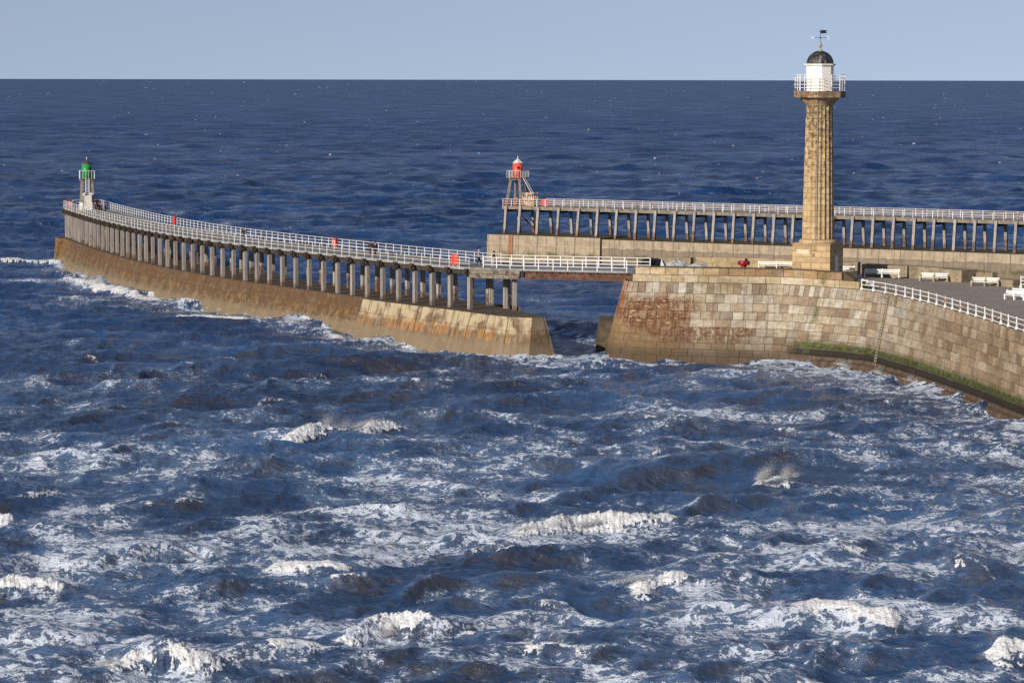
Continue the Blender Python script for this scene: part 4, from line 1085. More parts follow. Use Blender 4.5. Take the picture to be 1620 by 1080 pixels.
# ------------------------------------------------------------------ lifebuoy boxes
def lifebuoy(label, loc, rz, w, h, ring=True, cat='lifebuoy box', mat='red'):
    t = thing('lifebuoy_box', label, cat, loc, rz)
    m = MB(); m.box((0, 0, .18 + h / 2), (w, .3, h)); m.box((0, .02, .18 + h), (w + .06, .36, .06)); m.build('cabinet', MAT[mat], t)
    m = MB()
    for x in (-w * .35, w * .35): m.box((x, .05, .1), (.07, .07, .22))
    m.build('foot', MAT['white_rust'], t)
    if ring:
        m = MB(); pts = [(.22 * math.cos(a), -.17, .18 + h * .5 + .26 * math.sin(a)) for a in [R(x) for x in range(0, 361, 24)]]; m.tube(pts, .055, 6); m.build('buoy_ring', MAT['white'], t)
    return t
def on_far(px, k=-WW + .35):
    u = WP.u_at_px(px, D, k); q = WP.off(u, k); d = WP.tan(u); return v3(q, D), math.atan2(d.y, d.x)
l, a = on_far(275.7); lifebuoy('tall narrow red lifebuoy box at the curved pier railing, nearer the green beacon', l, a - R(25), .62, 1.05, False)
l, a = on_far(530.5); lifebuoy('red lifebuoy box with white ring, at the far railing halfway along the curved pier', l, a + R(10), .75, .95, True)
u = WP.u_at_px(717, D, .1); q = WP.off(u, -.12); lifebuoy('plain bright red lifebuoy box on the near railing by the footbridge', v3(q, D), math.atan2(WP.tan(u).y, WP.tan(u).x) + R(25), .80, 1.1, False)
q = EA + ED * eat(860.5) + EN * .25; lifebuoy('faded red lifebuoy box on the railing of the straight pier right of the red beacon', q, erz + R(20), 1.05, 1.05, False, mat='beacon_red')
q = WP.off(.3, -1.0); lifebuoy('small red box with white bands at the very end of the curved pier', v3(q, D), R(20), .45, .85, True)

# ------------------------------------------------------------------ benches
MAT['bench_leg'] = simple('mossy concrete bench end', (.30, .26, .18), .9, .3, 4)
def bench(label, px, py, rz, length=3.6, n_legs=3, legmat='white', z=None, group=None):
    p = P(px, py, D); 
    for _ in range(4): p = P(px, py, deck_z(p))
    t = thing('bench', label, 'bench', (p.x, p.y, deck_z(p) - .005), rz, group)
    m = MB()
    for y in (-.42, -.25, -.08): m.box((0, y, .46), (length, .13, .05))
    m.build('seat', MAT['white'], t)
    m = MB()
    for z_ in (.62, .82): m.box((0, .10 + (z_ - .6) * .25, z_), (length, .045, .14))
    m.build('backrest', MAT['white'], t)
    m = MB(); w = .12 if legmat == 'white' else .2
    m.box((0, -.40, .215), (w, .12, .43)); m.box((0, .06, .215), (w, .12, .43)); m.box((0, -.2, .40), (w, .5, .06)); m.beam((0, .06, .42), (0, .20, .95), w * .8, .09)
    m.box((0, -.36, .53), (w * .7, .2, .07)); m.beam((0, -.42, .58), (0, .1, .62), w * .7, .07)
    lg = m.build('leg', MAT[legmat], t)
    for k in range(n_legs):
        o = lg if k == 0 else lg.copy()
        if k: COL.objects.link(o); o.parent = t
        o.location.x = -length / 2 + .08 + (length - .16) * k / (n_legs - 1)
    return t
bench('white slatted bench against the stone parapet, left of the lighthouse base', 1228.5, 426.3, R(-7), 4.1)
bench('white bench half hidden behind the right corner of the lighthouse base', 1334, 433.5, R(-10), 2.6, 2)
bench('white slatted bench in front of the shadowed blocks just right of the lighthouse', 1395.5, 438.6, R(-14), 3.9)
bench('white slatted bench with grey concrete ends, middle of the three right of the lighthouse', 1478, 444.8, R(-20), 3.15, 3, 'bench_leg')
bench('white slatted bench with mossy concrete ends, rightmost of the three against the blocks', 1559, 452.2, R(-22), 3.0, 3, 'bench_leg')
bench('white bench seen from its end, close behind the start of the promenade railing', 1371, 456, R(98), 1.9, 2)
bench('chunky white bench standing free on the paving at the right edge', 1607, 474, R(-35), 2.2, 3)
bench('white bench set back to back with the chunky one at the right edge', 1617, 470, R(145), 2.0, 3)
# ------------------------------------------------------------------ capstan, bollards, heaps
def deckp(px, py):
    p = P(px, py, D)
    for _ in range(4): p = P(px, py, deck_z(p))
    return V((p.x, p.y, deck_z(p) - .004))
cp = deckp(1176.5, 429.5); t = thing('capstan', 'dark red iron capstan with broad drum head on the pier left of the lighthouse', 'capstan', cp)
m = MB(); m.lathe([(.52, 0), (.5, .1), (.36, .3), (.3, .55), (.34, .72)], 20); m.build('base', MAT['dark_red'], t)
m = MB(); m.lathe([(.36, .68), (.62, .74), (.66, .80), (.66, 1.10), (.62, 1.16), (.2, 1.18)], 24); hd2 = m.build('drum_head', MAT['dark_red'], t)
m = MB()
for k in range(8):
    a = k * math.pi / 4; so2 = MB(); so2.box((.64 * math.cos(a), .64 * math.sin(a), .95), (.08, .14, .14), a); so2.build('bar_socket', MAT['black'], hd2)
m = MB(); m.lathe([(.16, 1.16), (.16, 1.36), (.1, 1.42), (.0, 1.43)], 12, c=(.28, .25, 0)); m.build('cap', MAT['black'], t)
m = MB(); m.lathe([(.14, .02), (.15, .45), (.0, .5)], 10, c=(-.28, -.42, 0)); m.build('post', MAT['white'], t)
for lab, px, py in (('small white bollard at the foot of the lighthouse door', 1320, 431), ('small white bollard beside the end of the brown parapet', 1327, 441.5), ('small white bollard in front of the low white hoop', 1346.5, 442)):
    t = thing('bollard', lab, 'bollard', deckp(px, py)); m = MB(); m.lathe([(.16, 0), (.15, .16), (.12, .24), (.17, .3), (.17, .38), (.1, .44), (0, .46)], 12); m.build('post', MAT['white'], t)
    m = MB(); m.lathe([(.24, .0), (.24, .04)], 12); m.build('base_plate', MAT['white_rust'], t)
t = thing('mooring_hoop', 'low white hoop rail lying on the paving near the railing start', 'hoop rail', deckp(1347.5, 439.5), R(-4)); m = MB(); m.tube([(-.45, -.25, 0), (-.4, 0, .22), (.4, 0, .24), (.47, -.2, 0)], .045, 6); m.build('bar', MAT['white'], t)
m = MB()
for x in (-.45, .47): m.lathe([(.1, 0), (.1, .03)], 8, c=(x, -.22, 0))
m.build('base_plate', MAT['white_rust'], t)
def heap(name, label, px, py, rx, ry, h, mat, seed, cat):
    r_ = random.Random(seed); t = thing(name, label, cat, deckp(px, py)); m = MB(); n = 40; k_ = 9
    ph = [r_.uniform(0, 6.28) for _ in range(8)]
    for j in range(k_ + 1):
        a = j / k_ * math.pi / 2
        for i in range(n):
            th = 2 * math.pi * i / n
            rr_ = 1 + .16 * math.sin(3 * th + ph[0]) + .1 * math.sin(7 * th + ph[1] + j) + r_.uniform(-.05, .05)
            zz = h * math.sin(a) * (1 + .22 * math.sin(4 * th + ph[2]) * math.cos(a) + r_.uniform(-.07, .07))
            m.v.append((rx * math.cos(a) * rr_ * math.cos(th), ry * math.cos(a) * rr_ * math.sin(th), zz))
    for j in range(k_):
        for i in range(n):
            i2 = (i + 1) % n; m.f.append((j * n + i, j * n + i2, (j + 1) * n + i2, (j + 1) * n + i)); m.uv.append(None); m.col.append(None); m.smooth.append(False)
    m.build('pile_of_rope', MAT[mat], t)
    c = MB()
    for q in range(3):
        a0 = r_.uniform(0, 6); c.tube([(rx * (.9 - .25 * q) * math.cos(a0 + s * .5), ry * (.95 - .25 * q) * math.sin(a0 + s * .5), h * (.35 + .22 * q) + .05 * math.sin(s * 2)) for s in range(13)], .06, 5)
    c.build('coiled_rope', MAT[mat], t); return t
heap('rope_heap', 'larger pale grey heap of rope and netting behind the pier head parapet', 1071, 428, 1.5, .8, 1.05, 'grey_cover', 1, 'rope heap')
heap('rope_heap', 'lower pale grey heap of rope, nearer the capstan', 1104, 428.5, 1.25, .7, .8, 'grey_cover', 2, 'rope heap')
heap('net_heap', 'black heap of netting just past the end of the footbridge', 1029, 424, 1.5, .9, 1.1, 'black', 3, 'net heap')
t = thing('trailing_board', 'pale triangular upright board leaning beside the grey rope heap', 'board', deckp(1048, 428), R(-12))
m = MB(); a = [(-.3, -.05, 0), (.42, -.05, 0), (-.12, -.05, 1.35)]; b = [(x, .05, z) for x, y, z in a]
m.face(a); m.face(b[::-1])
for i in range(3): m.face([a[i], b[i], b[(i + 1) % 3], a[(i + 1) % 3]])
m.build('panel', simple('pale grey board', (.50, .54, .57), .6, .15, 4), t); m = MB(); m.beam((-.2, .05, .02), (-.1, .5, .02), .06, .06); m.beam((-.1, .5, 0), (-.13, .04, 1.0), .05, .05); m.build('prop', MAT['grey_beam'], t)

# ------------------------------------------------------------------ people
def skin_mesh(chains, radii, root, levels=1):
    """one continuous surface grown on connected joints"""
    vs, es, rs_ = [], [], []; idx = {}
    def vid(k):
        if k not in idx: idx[k] = len(vs); vs.append(J[k]); rs_.append(radii[k])
        return idx[k]
    J = chains['J']
    for ch in chains['bones']:
        for a, b in zip(ch, ch[1:]): es.append((vid(a), vid(b)))
    me = bpy.data.meshes.new('tmp'); me.from_pydata(vs, es, []); o = bpy.data.objects.new('tmp', me); COL.objects.link(o)
    md = o.modifiers.new('s', 'SKIN'); md.use_smooth_shade = True
    if not me.skin_vertices: pass
    for i, sv in enumerate(me.skin_vertices[0].data):
        r = rs_[i]; sv.radius = r if isinstance(r, tuple) else (r, r); sv.use_root = (i == idx[root])
    sb = o.modifiers.new('u', 'SUBSURF'); sb.levels = levels; sb.render_levels = levels
    dg = bpy.context.evaluated_depsgraph_get(); ev = o.evaluated_get(dg)
    out = bpy.data.meshes.new_from_object(ev); bpy.data.objects.remove(o); return out
def person(label, loc, heading, coat, legs, hair, pose='stand', hgt=1.72, hat=None, long_coat=False):
    """facing local -Y"""
    k = hgt / 1.75
    st = .22 if pose == 'walk' else .03
    sit = pose == 'sit'
    hz = .93 if not sit else .50
    J = {'pel': (0, 0, hz), 'wst': (0, .0, hz + .17), 'chs': (0, .0, hz + .40), 'nck': (0, .0, hz + .55), 'hd0': (0, -.03, hz + .62), 'hd1': (0, -.035, hz + .72), 'hd2': (0, -.02, hz + .80)}
    for s, S in ((-1, 'l'), (1, 'r')):
        f = st * s
        J['hip' + S] = (.09 * s, 0, hz - .03)
        if sit: J['kne' + S] = (.11 * s, -.44, hz); J['ank' + S] = (.11 * s, -.44, .08); J['toe' + S] = (.12 * s, -.62, .04)
        else: J['kne' + S] = (.10 * s, -f * .55 - .03, hz - .46); J['ank' + S] = (.10 * s, -f + .02, .09); J['toe' + S] = (.12 * s, -f - .16, .04)
        J['sho' + S] = (.19 * s, 0, hz + .47); J['elb' + S] = (.25 * s, f * .5 + .03, hz + .19)
        J['wri' + S] = (.23 * s, f * 1.1 - .10 if not sit else -.28, hz - .03 if not sit else hz + .08); 
        w = V(J['wri' + S]); d = V((0, -.25, -1)).normalized() if not sit else V((0, -1, -.1)).normalized()
        J['plm' + S] = tuple(w + d * .08)
        for q in range(4):
            b = w + d * .10 + V((0, .03 - .02 * q, 0)); L = (.07, .08, .075, .06)[q]
            J['f%d%sa' % (q, S)] = tuple(b); J['f%d%sb' % (q, S)] = tuple(b + d * L + V((-.02 * s, 0, 0)))
        J['t' + S + 'a'] = tuple(w + d * .04 + V((0, -.05, 0))); J['t' + S + 'b'] = tuple(w + d * .085 + V((-.015 * s, -.065, 0)))
    J['nose'] = (0, -.125, hz + .695)
    J = {a: tuple(c * k for c in b) for a, b in J.items()}
    rad = {'pel': (.13, .10), 'wst': (.125, .095), 'chs': (.15, .11), 'nck': .055, 'hd0': (.065, .075), 'hd1': (.08, .098), 'hd2': (.06, .075), 'nose': .013}
    for S in 'lr':
        rad.update({'hip' + S: .085, 'kne' + S: .06, 'ank' + S: .04, 'toe' + S: .035, 'sho' + S: .06, 'elb' + S: .043, 'wri' + S: .03, 'plm' + S: (.02, .04), 't' + S + 'a': .012, 't' + S + 'b': .009})
        for q in range(4): rad['f%d%sa' % (q, S)] = .0095; rad['f%d%sb' % (q, S)] = .008
    bones = [['pel', 'wst', 'chs', 'nck', 'hd0', 'hd1', 'hd2'], ['hd1', 'nose']]
    for S in 'lr':
        bones += [['pel', 'hip' + S, 'kne' + S, 'ank' + S, 'toe' + S], ['chs', 'sho' + S, 'elb' + S, 'wri' + S, 'plm' + S], ['wri' + S, 't' + S + 'a', 't' + S + 'b']]
        for q in range(4): bones.append(['plm' + S, 'f%d%sa' % (q, S), 'f%d%sb' % (q, S)])
    t = thing('person', label, 'person', loc, heading)
    def add(name, bl, grow, mat):
        r2 = {a: (tuple(x + grow for x in b) if isinstance(b, tuple) else b + grow) for a, b in rad.items()}
        me = skin_mesh({'J': J, 'bones': bl}, r2, bl[0][0]); me.name = name; me.materials.clear(); me.materials.append(mat)
        o = bpy.data.objects.new(name, me); COL.objects.link(o); o.parent = t; return o
    add('body', bones, 0.0, MAT['skin'])
    up = [['pel', 'wst', 'chs', 'nck']] + [['chs', 'sho' + S, 'elb' + S, 'wri' + S] for S in 'lr']
    if long_coat: up += [['pel', 'hipl'], ['pel', 'hipr']]
    add('coat', up, .028, MAT[coat])
    add('trousers', [['pel', 'hipl', 'knel', 'ankl', 'toel'], ['pel', 'hipr', 'kner', 'ankr', 'toer']], .018, MAT[legs])
    hp_ = V(J['hd2']); m = MB(); m.lathe([(.10 * k, -.07 * k), (.112 * k, .0), (.10 * k, .05 * k), (.055 * k, .09 * k), (0, .10 * k)], 12, c=(hp_.x, hp_.y + .02 * k, hp_.z)); m.build('hat' if hat else 'hair', MAT[hat or hair], t)
    return t
def onp(px, py): q = P(px, py, D); q.z = D - .01; return q
person('person in a pale pink coat walking on the curved pier just before the footbridge', onp(757.5, 419.5), R(80), 'pink_coat', 'dark_trousers', 'hair_dark', 'walk', 1.7, 'hat_pink', True)
person('person in a black jacket and pale trousers striding at the start of the footbridge', onp(781.5, 422.3), R(95), 'black_coat', 'pale_trousers', 'hair_dark', 'walk', 1.74)
person('person in dark clothes walking alone, halfway along the curved pier', onp(386.3, 380.6), R(-20), 'black_coat', 'dark_trousers', 'hair_dark', 'walk', 1.74)
person('person in a dark brown coat, left of the pair by the curved pier railing', onp(586.3, 404.2), R(150), 'brown_coat', 'dark_trousers', 'hair_dark', 'stand', 1.72, None, True)
person('person in a black coat, right of the pair by the curved pier railing', onp(593.7, 405.2), R(170), 'black_coat', 'dark_trousers', 'hair_dark', 'walk', 1.70)
person('person in a grey jacket and dark hat, tallest of the group by the green beacon', onp(153.5, 331.2), R(30), 'grey_coat', 'dark_trousers', 'hair_dark', 'stand', 1.8, 'black_coat')
person('short person in a dark maroon coat, leftmost of the group by the green beacon', onp(152.0, 336.0), R(-40), 'maroon_coat', 'dark_trousers', 'hair_dark', 'stand', 1.55)
person('person in a brown coat in the middle of the group by the green beacon', onp(156.5, 336.8), R(60), 'brown_coat', 'dark_trousers', 'hair_dark', 'stand', 1.6)
person('person in a navy blue jacket in the group by the green beacon', onp(160.3, 337.2), R(100), 'blue_coat', 'dark_trousers', 'hair_dark', 'stand', 1.62)
person('person in a dark navy coat, rightmost of the group by the green beacon', onp(166.2, 339.0), R(-80), 'navy_coat', 'dark_trousers', 'hair_dark', 'stand', 1.76)
# ================================================================== the sea
rng = np.random.default_rng(3)
f32 = np.float32
def spectrum_tile(N, L, kp, hs, lam_lo, lam_hi, wdir, spread, seed, slope=4.0):
    """one periodic patch of wind sea between two wave lengths: height and sideways drift"""
    g = np.random.default_rng(seed)
    k1 = np.fft.fftfreq(N, L / N) * 2 * np.pi
    kx, ky = np.meshgrid(k1, k1, indexing='ij'); k = np.hypot(kx, ky); k[0, 0] = 1e9
    S = np.exp(-1.2 * (kp / k) ** 2) / k ** slope
    cs = (kx * wdir[0] + ky * wdir[1]) / k
    S *= np.where(cs > 0, np.abs(cs) ** spread, 0.0) + 0.04
    klo, khi = 2 * np.pi / lam_hi, 2 * np.pi / lam_lo
    def edge(x, a): return 1 / (1 + np.exp(-np.log(x / a) * 9))
    S *= edge(k, klo) * (1 - edge(k, khi)); S[0, 0] = 0
    h = np.sqrt(S) * (g.normal(size=(N, N)) + 1j * g.normal(size=(N, N)))
    H = np.fft.ifft2(h).real; sd = H.std(); sc = hs / 4 / sd
    dx = np.fft.ifft2(1j * kx / k * h).real * sc; dy = np.fft.ifft2(1j * ky / k * h).real * sc
    return [a.astype(f32) for a in (H * sc, dx, dy)]
def noise_tile(N, beta, lo, hi, seed):
    g = np.random.default_rng(seed); k1 = np.fft.fftfreq(N) * N
    k = np.hypot(*np.meshgrid(k1, k1, indexing='ij')); k[0, 0] = 1e9
    A = np.where((k >= lo) & (k <= hi), k ** (-beta / 2), 0)
    F = np.fft.ifft2(A * (g.normal(size=(N, N)) + 1j * g.normal(size=(N, N)))).real
    return ((F - F.mean()) / F.std()).astype(f32)
def samp(F, x, y, L):
    N = F.shape[0]; u = (x / L % 1.0) * N; v = (y / L % 1.0) * N
    i = np.floor(u).astype(np.int32); j = np.floor(v).astype(np.int32); a = (u - i).astype(f32); b = (v - j).astype(f32)
    i %= N; j %= N; i2 = (i + 1) % N; j2 = (j + 1) % N
    return (F[i, j] * (1 - a) + F[i2, j] * a) * (1 - b) + (F[i, j2] * (1 - a) + F[i2, j2] * a) * b
def sst(x, a, b):
    t = np.clip((x - a) / (b - a), 0, 1); return t * t * (3 - 2 * t)

FR = FPX * 1024 / 1620
def vs_(a, b, d): return list(np.arange(a, b, -d))
rows_v = vs_(HC * FR / 96, 390, .80) + vs_(390, 160, .52) + vs_(160, 8.35, .42)
rows = np.array([18, 45, 70, 85] + [HC * FR / v for v in rows_v] + [10270.0])
tx = np.concatenate([np.linspace(-1.6, -.25, 40)[:-1], np.linspace(-.25, -.19, 60)[:-1], np.linspace(-.19, .19, 1120), np.linspace(.19, .25, 60)[1:], np.linspace(.25, 1.6, 40)[1:]])
NR, NC = len(rows), len(tx)
Yg = np.repeat(rows[:, None], NC, 1).astype(f32); Xg = (rows[:, None] * tx[None, :]).astype(f32)
sp_y = np.gradient(rows)[:, None]; sp_x = rows[:, None] * np.gradient(tx)[None, :]
spac = np.maximum(sp_y * .85, sp_x).astype(f32)
print('sea', NR, NC, NR * NC)
wd = np.array([0.22, -0.975])
bands = [(1024, 389.0, 2 * np.pi / 28, 1.45, 9.0, 60, wd, 14, 21), (1024, 213.0, 2 * np.pi / 14, .80, 4.0, 11, np.array([-.06, -.998]), 6, 22),
         (1024, 97.0, 2 * np.pi / 6, .30, 1.4, 4.4, np.array([.35, -.93]), 1.5, 23), (1024, 41.0, 2 * np.pi / 2.4, .12, .45, 1.5, np.array([.1, -.99]), 1.0, 24)]
Zh = np.zeros_like(Xg); DX = np.zeros_like(Xg); DY = np.zeros_like(Xg)
for bi, (N, L, kp, hs, lo, hi, w_, spd, sd) in enumerate(bands):
    T = spectrum_tile(N, L, kp, hs, lo, hi, w_, spd, sd)
    lm = math.sqrt(lo * hi)
    wt = 1 - sst(spac, lm * .28, lm * .85)
    nz = np.nonzero(wt.max(axis=1) > .01)[0]; a, b = nz.min(), nz.max() + 1
    ang = .13 * bi; c_, s_ = math.cos(ang), math.sin(ang)
    xs, ys = Xg[a:b] * c_ + Yg[a:b] * s_, -Xg[a:b] * s_ + Yg[a:b] * c_
    hh, d1, d2 = (samp(t, xs, ys, L) for t in T)
    Zh[a:b] += wt[a:b] * hh
    ch = (1.0, 1.0, .9, .7)[bi]
    DX[a:b] += wt[a:b] * (d1 * c_ - d2 * s_) * ch; DY[a:b] += wt[a:b] * (d1 * s_ + d2 * c_) * ch
# calmer within the harbour mouth
hs_mask = sst(Xg * .3 + Yg, 318, 335) * (1 - sst(Yg, 460, 540)) * sst(Xg, -60, 0) * .35
Zh *= 1 - hs_mask; DX *= 1 - hs_mask; DY *= 1 - hs_mask
n1 = noise_tile(512, 2.2, 3, 200, 31); n2 = noise_tile(512, 3.0, 5, 70, 32); n3 = noise_tile(512, 2.6, 2, 40, 33)
foam = np.zeros_like(Xg); churn = np.zeros_like(Xg)
# breakers: crest line in the photograph -> its place on the water, height, foaminess
BRK = [(425, 696, 572, 677, 1.0, 1.0), (545, 680, 606, 666, .85, .9), (800, 842, 1048, 818, 1.15, .95), (690, 846, 800, 843, .75, .3), (530, 1014, 722, 996, 1.25, 1.0),
       (160, 1052, 335, 1042, 1.2, 1.0), (335, 1038, 530, 1026, .8, .55), (-25, 930, 112, 936, 1.45, 1.0), (112, 936, 205, 958, .9, .25), (70, 806, 362, 784, 1.05, .22),
       (440, 886, 570, 896, .85, .6), (1185, 762, 1275, 752, 1.0, .8), (1090, 798, 1262, 786, .75, .12), (1262, 874, 1425, 870, .95, .42), (1425, 874, 1600, 894, .7, .2),
       (960, 924, 1068, 908, .9, .9), (735, 920, 960, 922, .95, .22), (960, 930, 1110, 960, .8, .1), (1205, 972, 1425, 978, 1.0, .62), (1450, 936, 1560, 940, .7, .2),
       (1555, 1036, 1650, 1030, 1.0, .9), (775, 732, 965, 742, .95, .18), (-25, 822, 42, 828, 1.0, .8), (975, 652, 1062, 661, .75, .45), (1065, 716, 1142, 706, .8, .35),
       (770, 1022, 1000, 1036, .7, .35), (1040, 1066, 1190, 1056, .8, .3), (1560, 806, 1650, 806, .7, .3), (130, 640, 330, 648, .6, .15), (1370, 740, 1480, 744, .6, .15),
       (285, 494, 420, 500, 1.0, .75), (420, 500, 560, 528, .8, .5), (125, 436, 262, 474, 1.1, .85), (-20, 410, 92, 416, 1.0, .7), (585, 540, 720, 562, .7, .45), (640, 960, 790, 950, .6, .2), (190, 720, 330, 728, .6, .12), (1480, 690, 1600, 700, .5, .3)]
rb_ = np.random.default_rng(9)
# smaller crests between them, all over the nearer water
for _ in range(150):
    y_ = 575 + 500 * rb_.uniform(0, 1) ** 1.25; x_ = rb_.uniform(-40, 1660)
    if y_ < 575 + max(0, x_ - 1150) * .24 or (x_ < 600 and y_ < 440 + x_ * .22 + 40): continue
    ln = rb_.uniform(60, 150) * (.6 + .9 * (y_ - 560) / 500); tl = rb_.normal(0, .07) - .02
    BRK.append((x_ - ln / 2, y_ - tl * ln / 2, x_ + ln / 2, y_ + tl * ln / 2, rb_.uniform(.24, .52) * (1 if y_ > 700 else .85), float(rb_.choice([.12, .2, .32, .42, .55, .66], p=[.24, .24, .22, .18, .08, .04]))))
for _ in range(46):
    y_ = 425 + 190 * rb_.uniform(0, 1); x_ = rb_.uniform(-30, 640)
    if y_ < 415 + x_ * .27 + 10: continue
    ln = rb_.uniform(22, 55)
    BRK.append((x_ - ln / 2, y_, x_ + ln / 2, y_ + rb_.normal(0, 1.2), rb_.uniform(.20, .40), float(rb_.choice([.15, .3, .45, .62]))))
crests = []
for (x0, y0, x1, y1, h, fo) in BRK:
    A, B = P(x0, y0, .3), P(x1, y1, .3); A = np.array(A[:2]); B = np.array(B[:2]); d = B - A; Ln = np.hypot(*d); d /= Ln; nrm = np.array([d[1], -d[0]])
    if nrm[1] > 0: nrm = -nrm
    C = (A + B) / 2
    r0_, r1_ = np.searchsorted(rows, [C[1] - Ln / 2 - 16, C[1] + Ln / 2 + 16])
    c0_, c1_ = np.searchsorted(tx * C[1], [C[0] - Ln / 2 - 16, C[0] + Ln / 2 + 16])
    if r1_ <= r0_ or c1_ <= c0_: continue
    sl_ = np.s_[r0_:r1_, c0_:c1_]; X, Y = Xg[sl_], Yg[sl_]
    s = ((X - A[0]) * d[0] + (Y - A[1]) * d[1]) / Ln
    wig = samp(n3, X, Y * .3, 150.0) * .8
    t = (X - C[0]) * nrm[0] + (Y - C[1]) * nrm[1] + wig + (4 * (s - .5) ** 2) * -1.2     # + is towards the shore
    qw = min(1.0, max(.42, h * 1.05)); t = t / qw
    al = sst(s, -.22, .35) * (1 - sst(s, .65, 1.22)) * (1 + .20 * samp(n3, X, Y, 75.0))
    al = np.clip(al, 0, 1.3)
    pr_ = np.where(t < 0, np.exp(-np.sqrt(t * t + .04) / 2.0 + .1), np.exp(-(t / 1.55) ** 2)) - .22 * np.exp(-((t - 3.2) / 2.0) ** 2)
    lump = samp(n2, X, Y, 5.5 * max(.6, min(1.0, h))) * .75 + samp(n3, X, Y, 40.0) * .4
    fz = sst(t, -.55, -.1) * (1 - sst(t, 1.15 + .45 * lump, 1.8 + .5 * lump)) * sst(al, .15, .5)
    thin = sst(t, -.5, -.1) * (1 - sst(t, .3, .8)) * sst(al, .3, .6)
    Zh[sl_] *= 1 - (.55 if h > .7 else .25) * np.clip(np.exp(-(t / 4) ** 2) * al, 0, 1)
    calm = 1 - np.clip(np.exp(-(t / 4.5) ** 2) * al * (1.2 if h > .7 else .8), 0, 1); DX[sl_] *= calm; DY[sl_] *= calm
    Zh[sl_] += .80 * h * al * pr_
    roll = fz * max(0, fo - .35) / .65 * qw
    Zh[sl_] += roll * (.10 + .06 * lump + .03 * samp(n2, X, Y, 4.3))
    brk = samp(n3, X, Y, 60.0)
    foam[sl_] = np.maximum(foam[sl_], np.clip(fz * sst(fo * 2.4 - 1.0 + .28 * brk, .0, .6), 0, 1))
    foam[sl_] = np.maximum(foam[sl_], thin * sst(fo * 2 - .3 + .4 * brk, .2, .8) * (.42 + .3 * fo))
    trail = np.where(t < 0, np.exp(t / 4.5), np.exp(-t / 2.2)) * sst(al, .05, .5)
    churn[sl_] += trail * (.08 + .36 * fo)
    if h < .62: foam[sl_] = np.where((np.abs(t) < 2.5) & (al > .02), np.minimum(foam[sl_], .30 + .22 * fo), foam[sl_])
    # bare dark face below a hardly breaking crest
    if fo < .5: churn[sl_] -= .25 * sst(t, .2, .6) * (1 - sst(t, 1.6, 2.4)) * al
    crests.append((A, B, d, nrm, Ln, h, fo))
# drifting foam: dense near the shore, thin further out
base = .20 * (1 - sst(Yg, 145, 225)) + .27 * (1 - sst(Yg, 215, 340)) + .03
patch = samp(n3, Xg * .8, Yg, 95.0) * .42 + samp(n1, Xg, Yg * 1.25, 60.0) * .26
left = .16 * (1 - sst(Xg / Yg, -.16, .05))
churn += np.where(Yg < 600, np.clip(base + left * (Yg < 230) + patch * (.35 + base) - .10, -.3, 1.0), 0)
# surf along the walls
def near_line(pts, reach, amt, up, low=0):
    pts = np.array(pts, dtype=f32)
    y0, y1 = pts[:, 1].min() - reach - 3, pts[:, 1].max() + reach + 3
    r0_, r1_ = np.searchsorted(rows, [y0, y1]); X, Y = Xg[r0_:r1_], Yg[r0_:r1_]; dist = np.full(X.shape, 1e9, f32)
    for a, b in zip(pts, pts[1:]):
        ab = b - a; L2 = (ab ** 2).sum(); t = np.clip(((X - a[0]) * ab[0] + (Y - a[1]) * ab[1]) / L2, 0, 1)
        dist = np.minimum(dist, np.hypot(X - a[0] - t * ab[0], Y - a[1] - t * ab[1]))
    br = samp(n1, X, Y, 22.0)
    churn[r0_:r1_] += 1.25 * amt * np.exp(-dist / reach) * (.9 + .55 * br)
    foam[r0_:r1_] = np.maximum(foam[r0_:r1_], (1 - sst(dist, .5 + .5 * br, 1.3 + .7 * br)) * up * sst(samp(n3, X, Y, 31.0), -.3, .6))
    if low: Zh[r0_:r1_] = Zh[r0_:r1_] * (1 - .45 * np.exp(-(dist / 9) ** 2)) - low * np.exp(-(dist / 12) ** 2)
    Zh[r0_:r1_] += .55 * np.exp(-(dist / 1.7) ** 2) * up * np.clip(samp(n3, X, Y, 70.0), -.6, 1.5)
wl = [tuple(WP.off(u, .45 + ZT * .36)) for u in frange(-3, u_new, 4)] + [tuple(blk.off(u, ZT * .3)) for u in frange(0, Lb, 3)] + [(TC2.x + 1, TC2.y - .6), (TF.x + 1, TF.y)]
near_line(wl[:-8], 5.5, .7, .8, .25); near_line(wl[-9:], 5.5, .8, .7, .6)
ws = [tuple(wpos(u, 0)[:2]) for u in frange(US - 8, UMAX - 30, 4)]
near_line([q for q in ws if q[0] < 34], 8.0, .75, .6, .55); near_line([q for q in ws if q[0] > 30], 8.0, .8, .7, .05)
# white horses far out
cap = np.zeros_like(Xg); far0 = np.searchsorted(rows, 330)
for _ in range(1100):
    v = rb_.uniform(0, 1); r = int(far0 + (NR - 3 - far0) * v ** .8); c = rb_.integers(100, NC - 100)
    am = rb_.uniform(.35, 1.2); wmax = int(max(1, rb_.uniform(.2, 2.2) / max(.08, rows[r] * .38 / 1120)))
    wmax = max(2, min(wmax, 4)); am = am if rows[r] > 800 else am * .6; w0 = c - wmax // 2
    for q in range(wmax): cap[r, w0 + q] = max(cap[r, w0 + q], am * rb_.uniform(.3, 1.0) * (1 - abs(q - wmax / 2 + .5) / wmax))
foam = np.maximum(foam, cap)
